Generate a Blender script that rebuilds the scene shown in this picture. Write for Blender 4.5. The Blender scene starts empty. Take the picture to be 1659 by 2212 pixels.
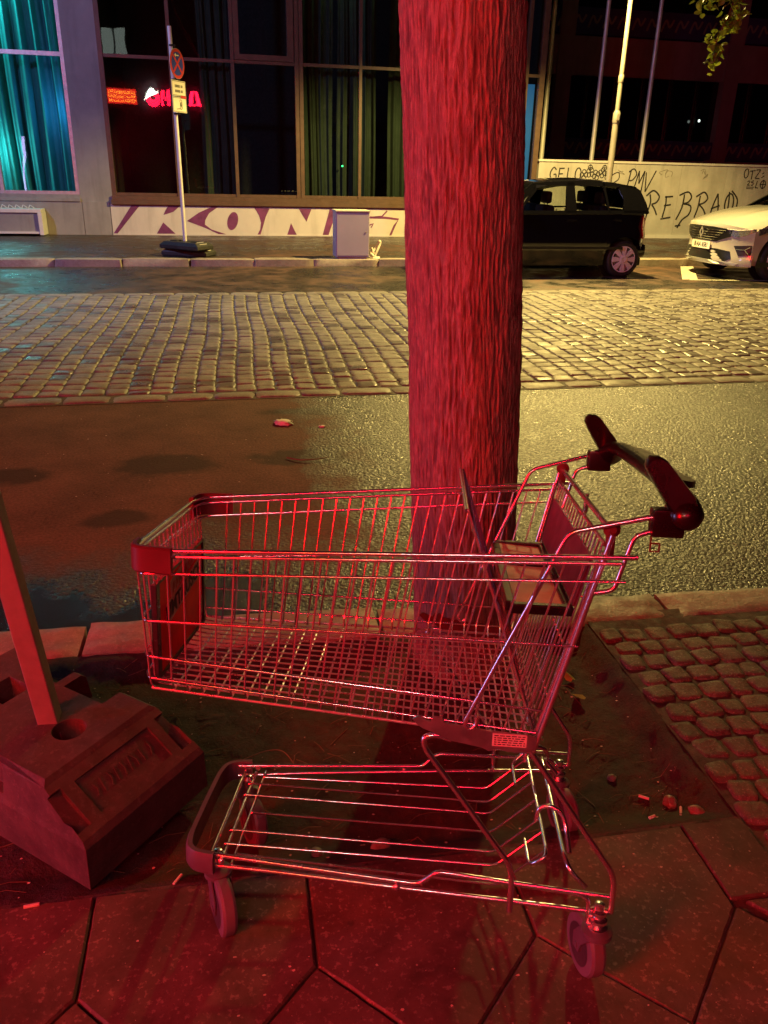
import bpy, bmesh, math, random
from mathutils import Vector, Matrix, noise
random.seed(7)
S = bpy.context.scene
COL = S.collection
PI = math.pi
R = math.radians

# ------------------------------------------------------------------ camera
def cam_setup():
    p, r, y = R(23.2), R(1.39), R(10.5)
    F = Vector((math.sin(y)*math.cos(p), math.cos(y)*math.cos(p), -math.sin(p)))
    Rt = Vector((math.cos(y), -math.sin(y), 0)); U = Rt.cross(F)
    R2 = math.cos(r)*Rt + math.sin(r)*U; U2 = -math.sin(r)*Rt + math.cos(r)*U
    cd = bpy.data.cameras.new('camera'); co = bpy.data.objects.new('camera', cd); COL.objects.link(co)
    m = Matrix((R2, U2, -F)).transposed().to_4x4(); m.translation = Vector((0, 0, 1.5))
    co.matrix_world = m
    cd.sensor_fit = 'HORIZONTAL'; cd.sensor_width = 36; cd.lens = 36*1748/1659
    cd.clip_start = .02; cd.clip_end = 500
    S.camera = co
cam_setup()

# ------------------------------------------------------------------ world, night sky
W = bpy.data.worlds.new('World'); S.world = W; W.use_nodes = True
bg = W.node_tree.nodes['Background']
bg.inputs['Color'].default_value = (.10, .075, .16, 1); bg.inputs['Strength'].default_value = .006

S.view_settings.view_transform = 'Standard'; S.view_settings.look = 'None'
S.view_settings.exposure = 0; S.view_settings.gamma = 1
S.cycles.max_bounces = 7; S.cycles.transparent_max_bounces = 12
S.cycles.sample_clamp_indirect = 3.0; S.cycles.caustics_reflective = False; S.cycles.caustics_refractive = False

# ------------------------------------------------------------------ lamps: the street lamps, plus area lights added for colour from the left
def lamp(name, kind, loc, col, power, size=.1, target=None, sizey=None, spot=None, blend=.5):
    l = bpy.data.lights.new(name, kind); l.color = col; l.energy = power
    if kind == 'AREA':
        l.shape = 'RECTANGLE'; l.size = size; l.size_y = sizey or size
    else:
        l.shadow_soft_size = size
    if kind == 'SPOT': l.spot_size = R(spot); l.spot_blend = blend
    o = bpy.data.objects.new(name, l); COL.objects.link(o); o.location = loc
    if target is not None:
        o.rotation_euler = (Vector(target)-Vector(loc)).to_track_quat('-Z', 'Y').to_euler()
    return o
lamp('street_lamp_light', 'SPOT', (5.42, 13.62, 5.08), (1, .72, .20), 5200, .13, (5.42, 13.75, 0), spot=149.5, blend=.30)
lamp('cool_street_light', 'SPOT', (-7.5, 8.2, 6.2), (.42, .46, 1.0), 1900, .2, (-1.2, 15.5, .4), spot=112, blend=.8)
lamp('red_fill_light', 'AREA', (-4.4, -1.6, 3.0), (1, .002, .006), 500, 1.1, (.6, 1.8, .2), sizey=2.2)  # added area light without a fixture, throws the red shadows from the left
lamp('lilac_fill_light', 'AREA', (-6.6, 1.7, 1.2), (.55, .48, 1.0), 62, .6, (.6, 1.6, .6), sizey=2.0)  # added low area light, source unknown, for bluish glints on the leaning wires

# ------------------------------------------------------------------ materials
def clampc(c): return tuple(max(0, min(1, v)) for v in c)
class NT:
    def __init__(s, name):
        s.m = bpy.data.materials.new(name); s.m.use_nodes = True
        s.t = s.m.node_tree; s.n = s.t.nodes; s.l = s.t.links
        s.b = s.n['Principled BSDF']; s.out = s.n['Material Output']
        s.co = s.n.new('ShaderNodeTexCoord').outputs['Object']
    def lk(s, a, b): s.l.new(a, b)
    def map(s, scale):
        m = s.n.new('ShaderNodeMapping'); m.inputs['Scale'].default_value = scale if not isinstance(scale, (int, float)) else (scale,)*3
        s.lk(s.co, m.inputs['Vector']); return m.outputs[0]
    def noise(s, sc, det=4, rough=.6, vec=None, dist=0):
        n = s.n.new('ShaderNodeTexNoise'); n.inputs['Scale'].default_value = sc; n.inputs['Detail'].default_value = det
        n.inputs['Roughness'].default_value = rough; n.inputs['Distortion'].default_value = dist
        s.lk(vec or s.co, n.inputs['Vector']); return n.outputs['Fac']
    def voro(s, sc, feat='F1', vec=None):
        n = s.n.new('ShaderNodeTexVoronoi'); n.feature = feat; n.inputs['Scale'].default_value = sc
        s.lk(vec or s.co, n.inputs['Vector']); return n.outputs['Distance']
    def ramp(s, f, stops):
        r = s.n.new('ShaderNodeValToRGB'); e = r.color_ramp.elements
        while len(e) < len(stops): e.new(.5)
        for i, (p, c) in enumerate(stops):
            e[i].position = p
            if isinstance(c, (int, float)): c = (c, c, c)
            e[i].color = (*c, 1)
        s.lk(f, r.inputs[0]); return r.outputs[0]
    def mix(s, f, a, b, mode='MIX'):
        m = s.n.new('ShaderNodeMix'); m.data_type = 'RGBA'; m.blend_type = mode
        for inp, v in ((m.inputs['Factor'], f), (m.inputs['A'], a), (m.inputs['B'], b)):
            if hasattr(v, 'is_linked') or hasattr(v, 'links'): s.lk(v, inp)
            elif isinstance(v, (int, float)):
                if inp.type == 'RGBA': inp.default_value = (v, v, v, 1)
                else: inp.default_value = v
            else: inp.default_value = (*v, 1)
        # RGBA sockets share names: pick by index
        return m.outputs['Result']
    def math(s, op, a, b=0.0, clamp=False):
        m = s.n.new('ShaderNodeMath'); m.operation = op; m.use_clamp = clamp
        for i, v in enumerate((a, b)):
            if isinstance(v, (int, float)): m.inputs[i].default_value = v
            else: s.lk(v, m.inputs[i])
        return m.outputs[0]
    def bump(s, h, strength=.5, dist=.01, prev=None):
        b = s.n.new('ShaderNodeBump'); b.inputs['Strength'].default_value = strength; b.inputs['Distance'].default_value = dist
        s.lk(h, b.inputs['Height'])
        if prev is not None: s.lk(prev, b.inputs['Normal'])
        return b.outputs[0]
    def mixc(s, f, a, b, mode='MIX'):
        m = s.n.new('ShaderNodeMixRGB'); m.blend_type = mode
        for inp, v in ((m.inputs[0], f), (m.inputs[1], a), (m.inputs[2], b)):
            if isinstance(v, (int, float)): inp.default_value = v if inp.type != 'RGBA' else (v, v, v, 1)
            elif isinstance(v, tuple): inp.default_value = (*v, 1)
            else: s.lk(v, inp)
        return m.outputs[0]
    def fin(s, col=None, rough=None, nrm=None, metal=None, spec=None):
        if col is not None:
            if isinstance(col, tuple): s.b.inputs['Base Color'].default_value = (*col, 1)
            else: s.lk(col, s.b.inputs['Base Color'])
        if rough is not None:
            if isinstance(rough, (int, float)): s.b.inputs['Roughness'].default_value = rough
            else: s.lk(rough, s.b.inputs['Roughness'])
        if nrm is not None: s.lk(nrm, s.b.inputs['Normal'])
        if metal is not None: s.b.inputs['Metallic'].default_value = metal
        if spec is not None: s.b.inputs['Specular IOR Level'].default_value = spec
        return s.m
    def sep(s, sock):
        n = s.n.new('ShaderNodeSeparateXYZ'); s.lk(sock, n.inputs[0]); return n.outputs

def simple(name, col, rough=.5, metal=0, vary=.25, vs=12, bs=60, bst=.25, bd=.002, spec=None, coat=0):
    t = NT(name)
    n = t.noise(vs, 5)
    c = t.ramp(n, [(.3, clampc([v*(1-vary) for v in col])), (.7, clampc([v*(1+vary) for v in col]))])
    rr = t.ramp(t.noise(vs*1.7, 4), [(.3, max(.02, rough*.8)), (.7, min(1, rough*1.2))])
    nb = t.bump(t.noise(bs, 4), bst, bd)
    if coat: t.b.inputs['Coat Weight'].default_value = coat; t.b.inputs['Coat Roughness'].default_value = .04
    return t.fin(c, rr, nb, metal, spec)
def emit(name, col, st):
    t = NT(name); t.b.inputs['Emission Color'].default_value = (*col, 1); t.b.inputs['Emission Strength'].default_value = st
    t.b.inputs['Base Color'].default_value = (*[v*.5 for v in col], 1); return t.m
def glass(name, tint=(.7, .75, .75), gloss=1.0):
    t = NT(name); n, l = t.n, t.l
    tr = n.new('ShaderNodeBsdfTransparent'); tr.inputs[0].default_value = (*tint, 1)
    gl = n.new('ShaderNodeBsdfGlossy'); gl.inputs['Roughness'].default_value = .015
    fr = n.new('ShaderNodeFresnel'); fr.inputs[0].default_value = 1.5
    f = t.math('MULTIPLY', fr.outputs[0], 1.7*gloss, True)
    mx = n.new('ShaderNodeMixShader'); l.new(f, mx.inputs[0]); l.new(tr.outputs[0], mx.inputs[1]); l.new(gl.outputs[0], mx.inputs[2])
    wob = t.bump(t.noise(.9, 2), .06, .03); l.new(wob, gl.inputs['Normal'])
    n.remove(t.b); l.new(mx.outputs[0], t.out.inputs[0]); return t.m

MT = {}
def m_asphalt(name, near=False):
    t = NT(name)
    xyz = t.sep(t.co)
    big = t.noise(.55, 5, .6, dist=.4); mid = t.noise(3.2, 6, .65); fine = t.noise(70, 4, .7)
    grain = t.voro(58 if near else 95); grain2 = t.voro(135)
    if near:
        # dry dusty area on the left of the lane, wet coarse asphalt on the right and along the kerb
        fx = t.math('MULTIPLY', t.math('SUBTRACT', .70, xyz[0]), 1.5)
        fy = t.math('MULTIPLY', t.math('SUBTRACT', xyz[1], 3.05), .9)
        e = t.math('MINIMUM', fx, fy)
        e = t.math('ADD', e, t.math('MULTIPLY', t.math('SUBTRACT', mid, .5), 1.3))
        e = t.math('ADD', e, t.math('MULTIPLY', t.math('SUBTRACT', big, .5), .8))
        dry = t.ramp(e, [(.0, 0), (.5, 1)]); stains = None
        for cx, cy, rx, ry in ((-.44, 4.5, .30, .22), (.32, 4.55, .33, .16), (-1.25, 4.4, .22, .16), (-.62, 3.75, .2, .12), (.6, 5.5, .5, .1)):
            dx = t.math('DIVIDE', t.math('SUBTRACT', xyz[0], cx), rx); dy = t.math('DIVIDE', t.math('SUBTRACT', xyz[1], cy), ry)
            d = t.math('ADD', t.math('MULTIPLY', dx, dx), t.math('MULTIPLY', dy, dy))
            d = t.math('ADD', d, t.math('MULTIPLY', t.math('SUBTRACT', t.noise(5.5, 5), .5), 1.9))
            stain = t.ramp(d, [(.45, 1), (1.05, 0)]); stains = stain if stains is None else t.math('MAXIMUM', stains, stain)
        # smooth puddle film near the kerb
        pud = t.math('ADD', t.math('MULTIPLY', t.math('SUBTRACT', 3.15, xyz[1]), 1.3), t.math('MULTIPLY', t.math('SUBTRACT', t.noise(2.3, 4), .5), 1.6))
        pud = t.math('MINIMUM', pud, t.math('MULTIPLY', t.math('SUBTRACT', .25, xyz[0]), 1.2))
        pud = t.ramp(pud, [(.10, 0), (.3, 1)])
    else:
        e = t.math('ADD', t.math('MULTIPLY', mid, .45), t.math('MULTIPLY', big, .55))
        dry = t.ramp(e, [(.44, 0), (.6, .8)]); pud = None
    spk = t.ramp(grain, [(.1, 0), (.55, 1)])
    cd = t.ramp(t.math('ADD', t.math('MULTIPLY', fine, .6), t.math('MULTIPLY', mid, .4)), [(.36, (.055, .028, .020)), (.62, (.17, .088, .062))])
    if near: cd = t.mixc(t.math('MULTIPLY', stains, .8), cd, (.035, .022, .016))
    cw = t.mixc(spk, (.060, .054, .045), (.012, .011, .010))
    agg = t.ramp(t.noise(52, 3, .75), [(.42, 0), (.56, 1)])
    cw = t.mixc(t.ramp(grain2, [(.15, .35), (.3, 0)]), cw, (.12, .105, .08))
    c = t.mixc(dry, cw, cd)
    rw = t.ramp(mid, [(.35, .24), (.65, .34)])
    if near: rw = t.mixc(agg, .72, rw); cw = t.mixc(agg, (.016, .014, .012), cw)
    rg = t.mixc(dry, rw, .8)
    h = t.math('ADD', t.math('MULTIPLY', grain, -1.0), t.math('ADD', t.math('MULTIPLY', grain2, -.45), t.math('MULTIPLY', fine, .35)))
    nb = t.bump(h, .9 if near else .5, .0065 if near else .006)
    nf = t.bump(t.math('ADD', t.noise(160, 3, .8), t.math('MULTIPLY', fine, .6)), .6, .005)
    if pud is not None:
        rg = t.mixc(pud, rg, .12)
        c = t.mixc(pud, c, (.012, .012, .013))
        mxn = t.n.new('ShaderNodeMix'); mxn.data_type = 'VECTOR'
        geo = t.n.new('ShaderNodeNewGeometry')
        drn = t.math('MAXIMUM', t.math('MULTIPLY', dry, .75), pud)
        t.lk(drn, mxn.inputs[0]); t.lk(nb, mxn.inputs[4]); t.lk(nf, mxn.inputs[5])
        nb = mxn.outputs[1]
    t.lk(t.mixc(t.math('MAXIMUM', dry, pud) if pud is not None else dry, .95, .18), t.b.inputs['Specular IOR Level'])
    return t.fin(c, rg, nb)
def m_stone(name, c1, c2, rough=(.35, .65), sp=(.30, .26, .22), bst=.4, vs=9, fs=90, dark=.35, bd=.003):
    t = NT(name)
    oi = t.noise(2.2, 4); n = t.noise(vs, 6, .7); f = t.noise(fs, 3, .7); v = t.voro(fs*1.6)
    c = t.ramp(n, [(.3, c1), (.7, c2)])
    c = t.mixc(t.ramp(f, [(.56, 0), (.66, .7)]), c, sp)
    c = t.mixc(t.ramp(v, [(.06, .6), (.18, 0)]), c, tuple(a*dark for a in c1))
    c = t.mixc(t.ramp(oi, [(.35, .45), (.6, 0)]), c, tuple(a*.55 for a in c1), 'MIX')
    r = t.ramp(t.noise(vs*.8, 4), [(.35, rough[0]), (.65, rough[1])])
    h = t.math('ADD', t.math('MULTIPLY', f, .6), t.math('MULTIPLY', n, 1.2))
    if name == 'granite_slab':
        st = t.noise(3.1, 6, .7, dist=.5); c = t.mixc(t.ramp(st, [(.47, 0), (.60, .62)]), c, tuple(a*.45 for a in c1))
        gum = t.voro(7.5); c = t.mixc(t.ramp(gum, [(.045, .75), (.07, 0)]), c, (.05, .045, .04))
        c = t.mixc(t.ramp(t.voro(21), [(.035, .8), (.06, 0)]), c, (.42, .36, .33))
    return t.fin(c, r, t.bump(h, bst, bd))
def m_soil():
    t = NT('dark_soil')
    n = t.noise(14, 7, .75); f = t.noise(120, 4, .8)
    c = t.ramp(n, [(.3, (.018, .008, .006)), (.7, (.075, .034, .027))])
    c = t.mixc(t.ramp(f, [(.6, 0), (.72, .6)]), c, (.16, .09, .07))
    return t.fin(c, .75, t.bump(t.math('ADD', f, t.math('MULTIPLY', n, 2.0)), .9, .008))
def m_bark():
    t = NT('linden_bark')
    at = t.n.new('ShaderNodeAttribute'); at.attribute_name = 'relief'; rel = at.outputs['Fac']
    v2 = t.map((1, 1, .3)); n2 = t.noise(7, 5, .6); fl = t.noise(95, 4, .7, v2, .2)
    c = t.ramp(rel, [(.16, (.045, .026, .022)), (.42, (.15, .09, .08)), (.78, (.40, .26, .235))])
    c = t.mixc(t.ramp(fl, [(.42, .45), (.58, 0)]), c, (.09, .06, .055))
    c = t.mixc(t.ramp(n2, [(.48, 0), (.62, .35)]), c, (.28, .18, .155))
    h = t.math('ADD', fl, t.math('MULTIPLY', t.noise(240, 3, .7), .35))
    return t.fin(c, t.ramp(fl, [(.3, .62), (.6, .36)]), t.bump(h, 1.0, .007))
def m_wall(name, c1, c2, rough=.8):
    t = NT(name)
    n = t.noise(1.6, 6, .65); v = t.noise(5, 5, .6, t.map((1, 1, .12))); f = t.noise(45, 4)
    c = t.ramp(n, [(.3, c1), (.7, c2)])
    c = t.mixc(t.ramp(v, [(.52, 0), (.72, .4)]), c, tuple(a*.6 for a in c1))
    return t.fin(c, rough, t.bump(f, .3, .004))
def mats():
    M = MT
    M['asphalt_near'] = m_asphalt('wet_asphalt_near', True)
    M['asphalt'] = m_asphalt('wet_asphalt')
    M['cobble'] = m_stone('granite_cobble', (.15, .135, .115), (.31, .28, .235), (.5, .75), (.42, .38, .31), .75, 7, 75, .4, .006)
    M['cobble_dark'] = m_stone('basalt_cobble', (.10, .09, .085), (.22, .19, .17), (.24, .5), (.3, .26, .22), .55, 7, 75, .4, .006)
    M['mosaic'] = m_stone('mosaic_sett', (.085, .068, .048), (.20, .16, .115), (.55, .8), (.4, .35, .28), .9, 26, 130, .3, .006)
    M['slab'] = m_stone('granite_slab', (.085, .052, .046), (.16, .10, .09), (.5, .72), (.34, .25, .22), .35, 11, 70, .25, .002)
    M['kerb'] = m_stone('granite_kerb', (.24, .20, .165), (.42, .36, .30), (.42, .65), (.5, .45, .38), .7, 22, 85, .25, .005)
    M['joint'] = simple('joint_dirt', (.075, .05, .042), .8, vs=20, vary=.5, bs=150, bst=.8, bd=.004)
    M['soil'] = m_soil(); M['bark'] = m_bark()
    M['steel'] = simple('zinc_wire', (.86, .86, .90), .18, .97, vary=.08, vs=30, bs=220, bst=.12, bd=.0006)
    t = NT('zinc_wire'); n = t.noise(9, 5); g1 = t.noise(34, 4, .7)
    c = t.ramp(n, [(.3, (.74, .74, .78)), (.7, (.90, .90, .93))]); gm = t.ramp(g1, [(.68, 0), (.78, .5)]); c = t.mixc(gm, c, (.20, .13, .09))
    t.lk(t.ramp(g1, [(.68, .97), (.78, .6)]), t.b.inputs['Metallic'])
    M['steel'] = t.fin(c, t.ramp(g1, [(.45, .17), (.75, .32)]), t.bump(t.noise(260, 3), .15, .0006))
    M['steel_floor'] = simple('zinc_floor_wire', (.95, .95, .95), .30, .9, vary=.06, vs=30, bs=220, bst=.12, bd=.0006)
    M['steel_dull'] = simple('zinc_plate', (.45, .45, .47), .42, 1, vary=.2, vs=25, bs=150, bst=.2, bd=.0008)
    M['plastic_red'] = simple('worn_red_plastic', (.10, .016, .02), .38, vary=.15, bs=180, bst=.2)
    M['plastic_dark'] = simple('dark_plastic', (.035, .03, .035), .30, vary=.3, bs=160, bst=.2, bd=.001)
    M['handle_plastic'] = simple('maroon_handle_plastic', (.009, .0022, .003), .30, vary=.2, bs=160, bst=.15, bd=.001, coat=.2)
    M['bumper_rubber'] = simple('grey_bumper_plastic', (.11, .09, .12), .45, vary=.2)
    M['wheel_rubber'] = simple('grey_wheel_rubber', (.15, .125, .165), .55, vary=.15)
    M['wheel_dark'] = simple('dark_wheel_rim', (.05, .04, .05), .5, vary=.2)
    t = NT('red_poster'); lc = t.ramp(t.noise(18, 3), [(.3, (.55, .03, .02)), (.7, (.70, .05, .03))])
    tl = t.n.new('ShaderNodeBsdfTranslucent'); t.lk(lc, tl.inputs[0]); mx = t.n.new('ShaderNodeMixShader'); mx.inputs[0].default_value = .45
    t.fin(lc, .4); t.lk(t.b.outputs[0], mx.inputs[1]); t.lk(tl.outputs[0], mx.inputs[2]); t.lk(mx.outputs[0], t.out.inputs[0]); M['poster_red'] = t.m
    M['poster_cream'] = simple('cream_paper', (.86, .76, .62), .6, vary=.1)
    M['ink'] = simple('black_ink', (.015, .013, .013), .6, vary=.1)
    M['orange_ink'] = simple('orange_ink', (.55, .16, .04), .6, vary=.1)
    M['flap'] = simple('beige_flap_plastic', (.78, .68, .44), .42, vary=.12, vs=20, bs=30, bst=.25, bd=.002)
    M['label'] = simple('pale_label', (.62, .55, .55), .5, vary=.1)
    M['plate_violet'] = simple('violet_plate_plastic', (.10, .035, .07), .42, vary=.12)
    M['k1'] = m_stone('recycled_base_plastic', (.055, .042, .04), (.12, .095, .09), (.55, .8), (.15, .12, .11), .7, 16, 60, .5, .003)
    M['k1_dark'] = simple('black_base_plastic', (.03, .03, .028), .55, vary=.4, bs=40, bst=.5)
    M['post'] = simple('grey_painted_post', (.26, .22, .22), .5, vary=.12, vs=30)
    M['pale_post'] = simple('pale_grey_post', (.66, .68, .68), .45, vary=.08)
    M['galv'] = simple('galvanised_steel', (.50, .50, .50), .45, .6, vary=.15)
    M['white_refl'] = simple('white_reflector', (.8, .78, .72), .35, vary=.05)
    M['facade'] = m_wall('grey_render', (.25, .24, .25), (.34, .33, .34))
    M['plinth'] = m_wall('plinth_paint', (.52, .49, .48), (.64, .60, .59))
    M['mural'] = simple('purple_spray', (.16, .03, .13), .7, vary=.3, vs=6)
    M['graf'] = simple('black_spray', (.022, .02, .02), .7, vary=.3)
    M['graf_faint'] = simple('faded_spray', (.24, .22, .18), .8, vary=.3)
    M['concrete'] = m_wall('concrete_wall', (.36, .345, .30), (.50, .48, .43))
    M['concrete_cap'] = m_wall('concrete_cap', (.52, .50, .45), (.62, .60, .55))
    M['frame'] = simple('brown_window_frame', (.10, .06, .04), .42, vary=.2, vs=8)
    M['glass'] = glass('window_glass')
    M['glass_dark'] = glass('smoked_window_glass', (.32, .34, .34))
    M['car_glass'] = glass('car_glass', (.72, .76, .72), .8)
    M['curtain_teal'] = simple('teal_curtain', (.03, .27, .27), .8, vary=.12, vs=3, bs=300, bst=.2)
    M['curtain_green'] = simple('green_curtain', (.028, .045, .03), .85, vary=.15, vs=3, bs=300, bst=.2)
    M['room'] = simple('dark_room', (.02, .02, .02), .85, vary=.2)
    M['box_paint'] = simple('grey_cabinet_paint', (.44, .40, .54), .5, vary=.05, vs=4, bs=200, bst=.1)
    M['box_lid'] = simple('pale_cabinet_lid', (.62, .60, .5), .5, vary=.1)
    M['white_metal'] = simple('white_metal', (.72, .72, .72), .4, vary=.08)
    M['pole'] = simple('flagpole_metal', (.50, .48, .44), .42, .3, vary=.12, vs=5)
    M['lamp_pole'] = simple('lamp_pole_paint', (.24, .22, .18), .5, .2, vary=.2, vs=5)
    M['car_black'] = simple('black_car_paint', (.006, .006, .008), .12, vary=.1, bs=5, bst=.02, coat=1)
    M['car_white'] = simple('pearl_white_car_paint', (.46, .44, .41), .2, vary=.03, bs=4, bst=.02, coat=1)
    M['tyre'] = simple('tyre_rubber', (.018, .018, .018), .7, vary=.3, bs=60, bst=.5)
    M['hub'] = simple('silver_hubcap', (.72, .72, .76), .4, .0, vary=.06)
    M['black_trim'] = simple('black_trim', (.012, .012, .012), .35, vary=.2)
    M['chrome'] = simple('chrome', (.75, .75, .75), .12, 1, vary=.03, bst=.03)
    M['red_lens'] = simple('red_tail_lens', (.55, .01, .01), .15, vary=.1, coat=1)
    M['clear_lens'] = simple('clear_lens', (.30, .32, .34), .08, .7, vary=.3, vs=30, coat=1)
    M['seat'] = simple('dark_car_seat', (.02, .02, .022), .8)
    t = NT('linden_leaf'); lc = t.ramp(t.noise(9, 3), [(.3, (.10, .16, .015)), (.7, (.30, .34, .04))])
    tl = t.n.new('ShaderNodeBsdfTranslucent'); t.lk(lc, tl.inputs[0]); mx = t.n.new('ShaderNodeMixShader'); mx.inputs[0].default_value = .5
    t.fin(lc, .4); t.lk(t.b.outputs[0], mx.inputs[1]); t.lk(tl.outputs[0], mx.inputs[2]); t.lk(mx.outputs[0], t.out.inputs[0]); M['leaf'] = t.m
    M['leaf_dead'] = simple('yellow_fallen_leaf', (.40, .30, .06), .6, vary=.3)
    M['sign_red'] = simple('sign_red', (.50, .03, .03), .4, vary=.05)
    M['sign_blue'] = simple('sign_blue', (.02, .04, .34), .4, vary=.05)
    M['sign_cream'] = simple('sign_white', (.74, .70, .60), .4, vary=.05)
    M['paint_line'] = simple('worn_road_paint', (.52, .49, .38), .6, vary=.35, vs=25)
    M['pebble'] = m_stone('pebble_stone', (.22, .15, .12), (.36, .27, .22))
    M['speck'] = simple('pale_debris', (.50, .42, .36), .7, vary=.4)
    M['paper'] = simple('white_paper_scrap', (.72, .66, .58), .7, vary=.15)
    M['dry'] = simple('dry_twig', (.15, .09, .06), .7, vary=.3)
    M['neon_red'] = emit('red_neon', (1, .008, .040), 60)
    M['neon_panel'] = emit('red_lightbox', (1, .02, .02), 9)
    M['neon_yellow'] = emit('yellow_neon', (1, .42, .04), 26)
    M['neon_white'] = emit('white_green_neon', (.75, 1, .8), 42)
    M['neon_green'] = emit('green_neon', (.1, 1, .4), 16)
    M['lit_window'] = emit('lit_window_blind', (.62, .75, .66), 2.2)
    M['blue_glow'] = emit('blue_lit_panel', (.02, .16, .42), .55)
    M['green_glint'] = emit('green_reflection_glow', (.05, 1, .25), 4)
    M['lamp_glow'] = emit('lamp_glass_glow', (1, .70, .25), 60)
    M['dark_facade'] = m_wall('dark_facade', (.07, .06, .09), (.12, .105, .15))
    M['blue_panel'] = m_wall('blue_painted_panel', (.06, .08, .30), (.09, .12, .42)); M['office_wall'] = m_wall('office_wall', (.34, .31, .38), (.46, .42, .5))
mats()

# ------------------------------------------------------------------ object helpers
def tag(o, label=None, cat=None, group=None, kind=None):
    if label: o['label'] = label
    if cat: o['category'] = cat
    if group: o['group'] = group
    if kind: o['kind'] = kind
    return o
def thing(name, label, cat, loc=(0, 0, 0), rz=0, group=None):
    o = bpy.data.objects.new(name, None); COL.objects.link(o); o.empty_display_size = .1
    o.location = loc; o.rotation_euler = (0, 0, rz)
    return tag(o, label, cat, group)
class MB:
    def __init__(s): s.v = []; s.f = []; s.mi = []
    def add(s, V, F, mi=0):
        b = len(s.v); s.v += [tuple(p) for p in V]; s.f += [tuple(i+b for i in f) for f in F]; s.mi += [mi]*len(F); return s
    def box(s, x0, x1, y0, y1, z0, z1, mi=0, bev=0):
        if bev > 0:
            bm = bmesh.new(); bmesh.ops.create_cube(bm, size=1)
            for v in bm.verts: v.co = Vector(((x0+x1)/2+v.co.x*(x1-x0), (y0+y1)/2+v.co.y*(y1-y0), (z0+z1)/2+v.co.z*(z1-z0)))
            bmesh.ops.bevel(bm, geom=bm.edges[:], offset=bev, segments=2, affect='EDGES', profile=.6)
            bm.verts.index_update()
            s.add([v.co[:] for v in bm.verts], [[v.index for v in f.verts] for f in bm.faces], mi); bm.free(); return s
        V = [(x, y, z) for z in (z0, z1) for y in (y0, y1) for x in (x0, x1)]
        return s.add(V, [(0, 2, 3, 1), (4, 5, 7, 6), (0, 1, 5, 4), (2, 6, 7, 3), (0, 4, 6, 2), (1, 3, 7, 5)], mi)
    def tube(s, pts, r, seg=8, fil=0, mi=0, caps=True, nf=4):
        P = fillet([Vector(p) for p in pts], fil, nf) if fil else [Vector(p) for p in pts]
        if not isinstance(r, (int, float)):
            rr = list(r)
            if len(rr) != len(P): rr = [rr[0]+(rr[-1]-rr[0])*i/(len(P)-1) for i in range(len(P))]
        else: rr = [r]*len(P)
        T = []
        for i in range(len(P)):
            a = P[max(0, i-1)]; b = P[min(len(P)-1, i+1)]; T.append((b-a).normalized())
        u = T[0].orthogonal().normalized(); V = []
        for i, p in enumerate(P):
            u = (u-T[i]*u.dot(T[i])).normalized(); w = T[i].cross(u)
            for k in range(seg):
                a = 2*PI*k/seg; V.append(p+(u*math.cos(a)+w*math.sin(a))*rr[i])
        F = [(i*seg+k, i*seg+(k+1) % seg, (i+1)*seg+(k+1) % seg, (i+1)*seg+k) for i in range(len(P)-1) for k in range(seg)]
        if caps: F += [tuple(range(seg-1, -1, -1)), tuple((len(P)-1)*seg+k for k in range(seg))]
        return s.add(V, F, mi)
    def lathe(s, prof, c=(0, 0, 0), axis=(0, 0, 1), seg=20, mi=0):
        ax = Vector(axis).normalized(); u = ax.orthogonal().normalized(); w = ax.cross(u); c = Vector(c)
        V = [c+ax*h+(u*math.cos(2*PI*k/seg)+w*math.sin(2*PI*k/seg))*r for r, h in prof for k in range(seg)]
        n = len(prof)
        F = [(i*seg+k, i*seg+(k+1) % seg, (i+1)*seg+(k+1) % seg, (i+1)*seg+k) for i in range(n-1) for k in range(seg)]
        F += [tuple(range(seg-1, -1, -1)), tuple((n-1)*seg+k for k in range(seg))]
        return s.add(V, F, mi)
    def prism(s, poly, d, mi=0):   # poly: list of 3D points (planar), d: extrusion vector
        P = [Vector(p) for p in poly]; d = Vector(d); n = len(P)
        V = P+[p+d for p in P]
        F = [tuple(range(n-1, -1, -1)), tuple(range(n, 2*n))]+[(i, (i+1) % n, (i+1) % n+n, i+n) for i in range(n)]
        return s.add(V, F, mi)
    def ribbon(s, pts, w, up, depth=.004, mi=0):   # flat painted stroke lying in the plane with normal up
        up = Vector(up).normalized(); P = [Vector(p) for p in pts]; V = []
        for i, p in enumerate(P):
            a = P[max(0, i-1)]; b = P[min(len(P)-1, i+1)]; t = (b-a).normalized(); sd = up.cross(t)*w/2
            V += [p-sd, p+sd, p-sd+up*depth, p+sd+up*depth]
        F = []
        for i in range(len(P)-1):
            a, b = 4*i, 4*i+4
            F += [(a+2, a+3, b+3, b+2), (a, a+2, b+2, b), (a+1, b+1, b+3, a+3)]
        F += [(0, 1, 3, 2), (4*len(P)-4, 4*len(P)-2, 4*len(P)-1, 4*len(P)-3)]
        return s.add(V, F, mi)
    def build(s, name, mat, parent=None, smooth=False, xf=None, auto=None):
        me = bpy.data.meshes.new(name); vs = s.v if xf is None else [xf(*p) for p in s.v]
        me.from_pydata(vs, [], s.f); me.update()
        ms = mat if isinstance(mat, (list, tuple)) else [mat]
        for m in ms: me.materials.append(MT[m] if isinstance(m, str) else m)
        if len(ms) > 1: me.polygons.foreach_set('material_index', s.mi)
        bm = bmesh.new(); bm.from_mesh(me); bmesh.ops.recalc_face_normals(bm, faces=bm.faces[:]) if s_recalc(s) else None; bm.to_mesh(me); bm.free()
        if smooth:
            me.polygons.foreach_set('use_smooth', [True]*len(me.polygons))
            me.set_sharp_from_angle(angle=R(auto if auto else 45))
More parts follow.
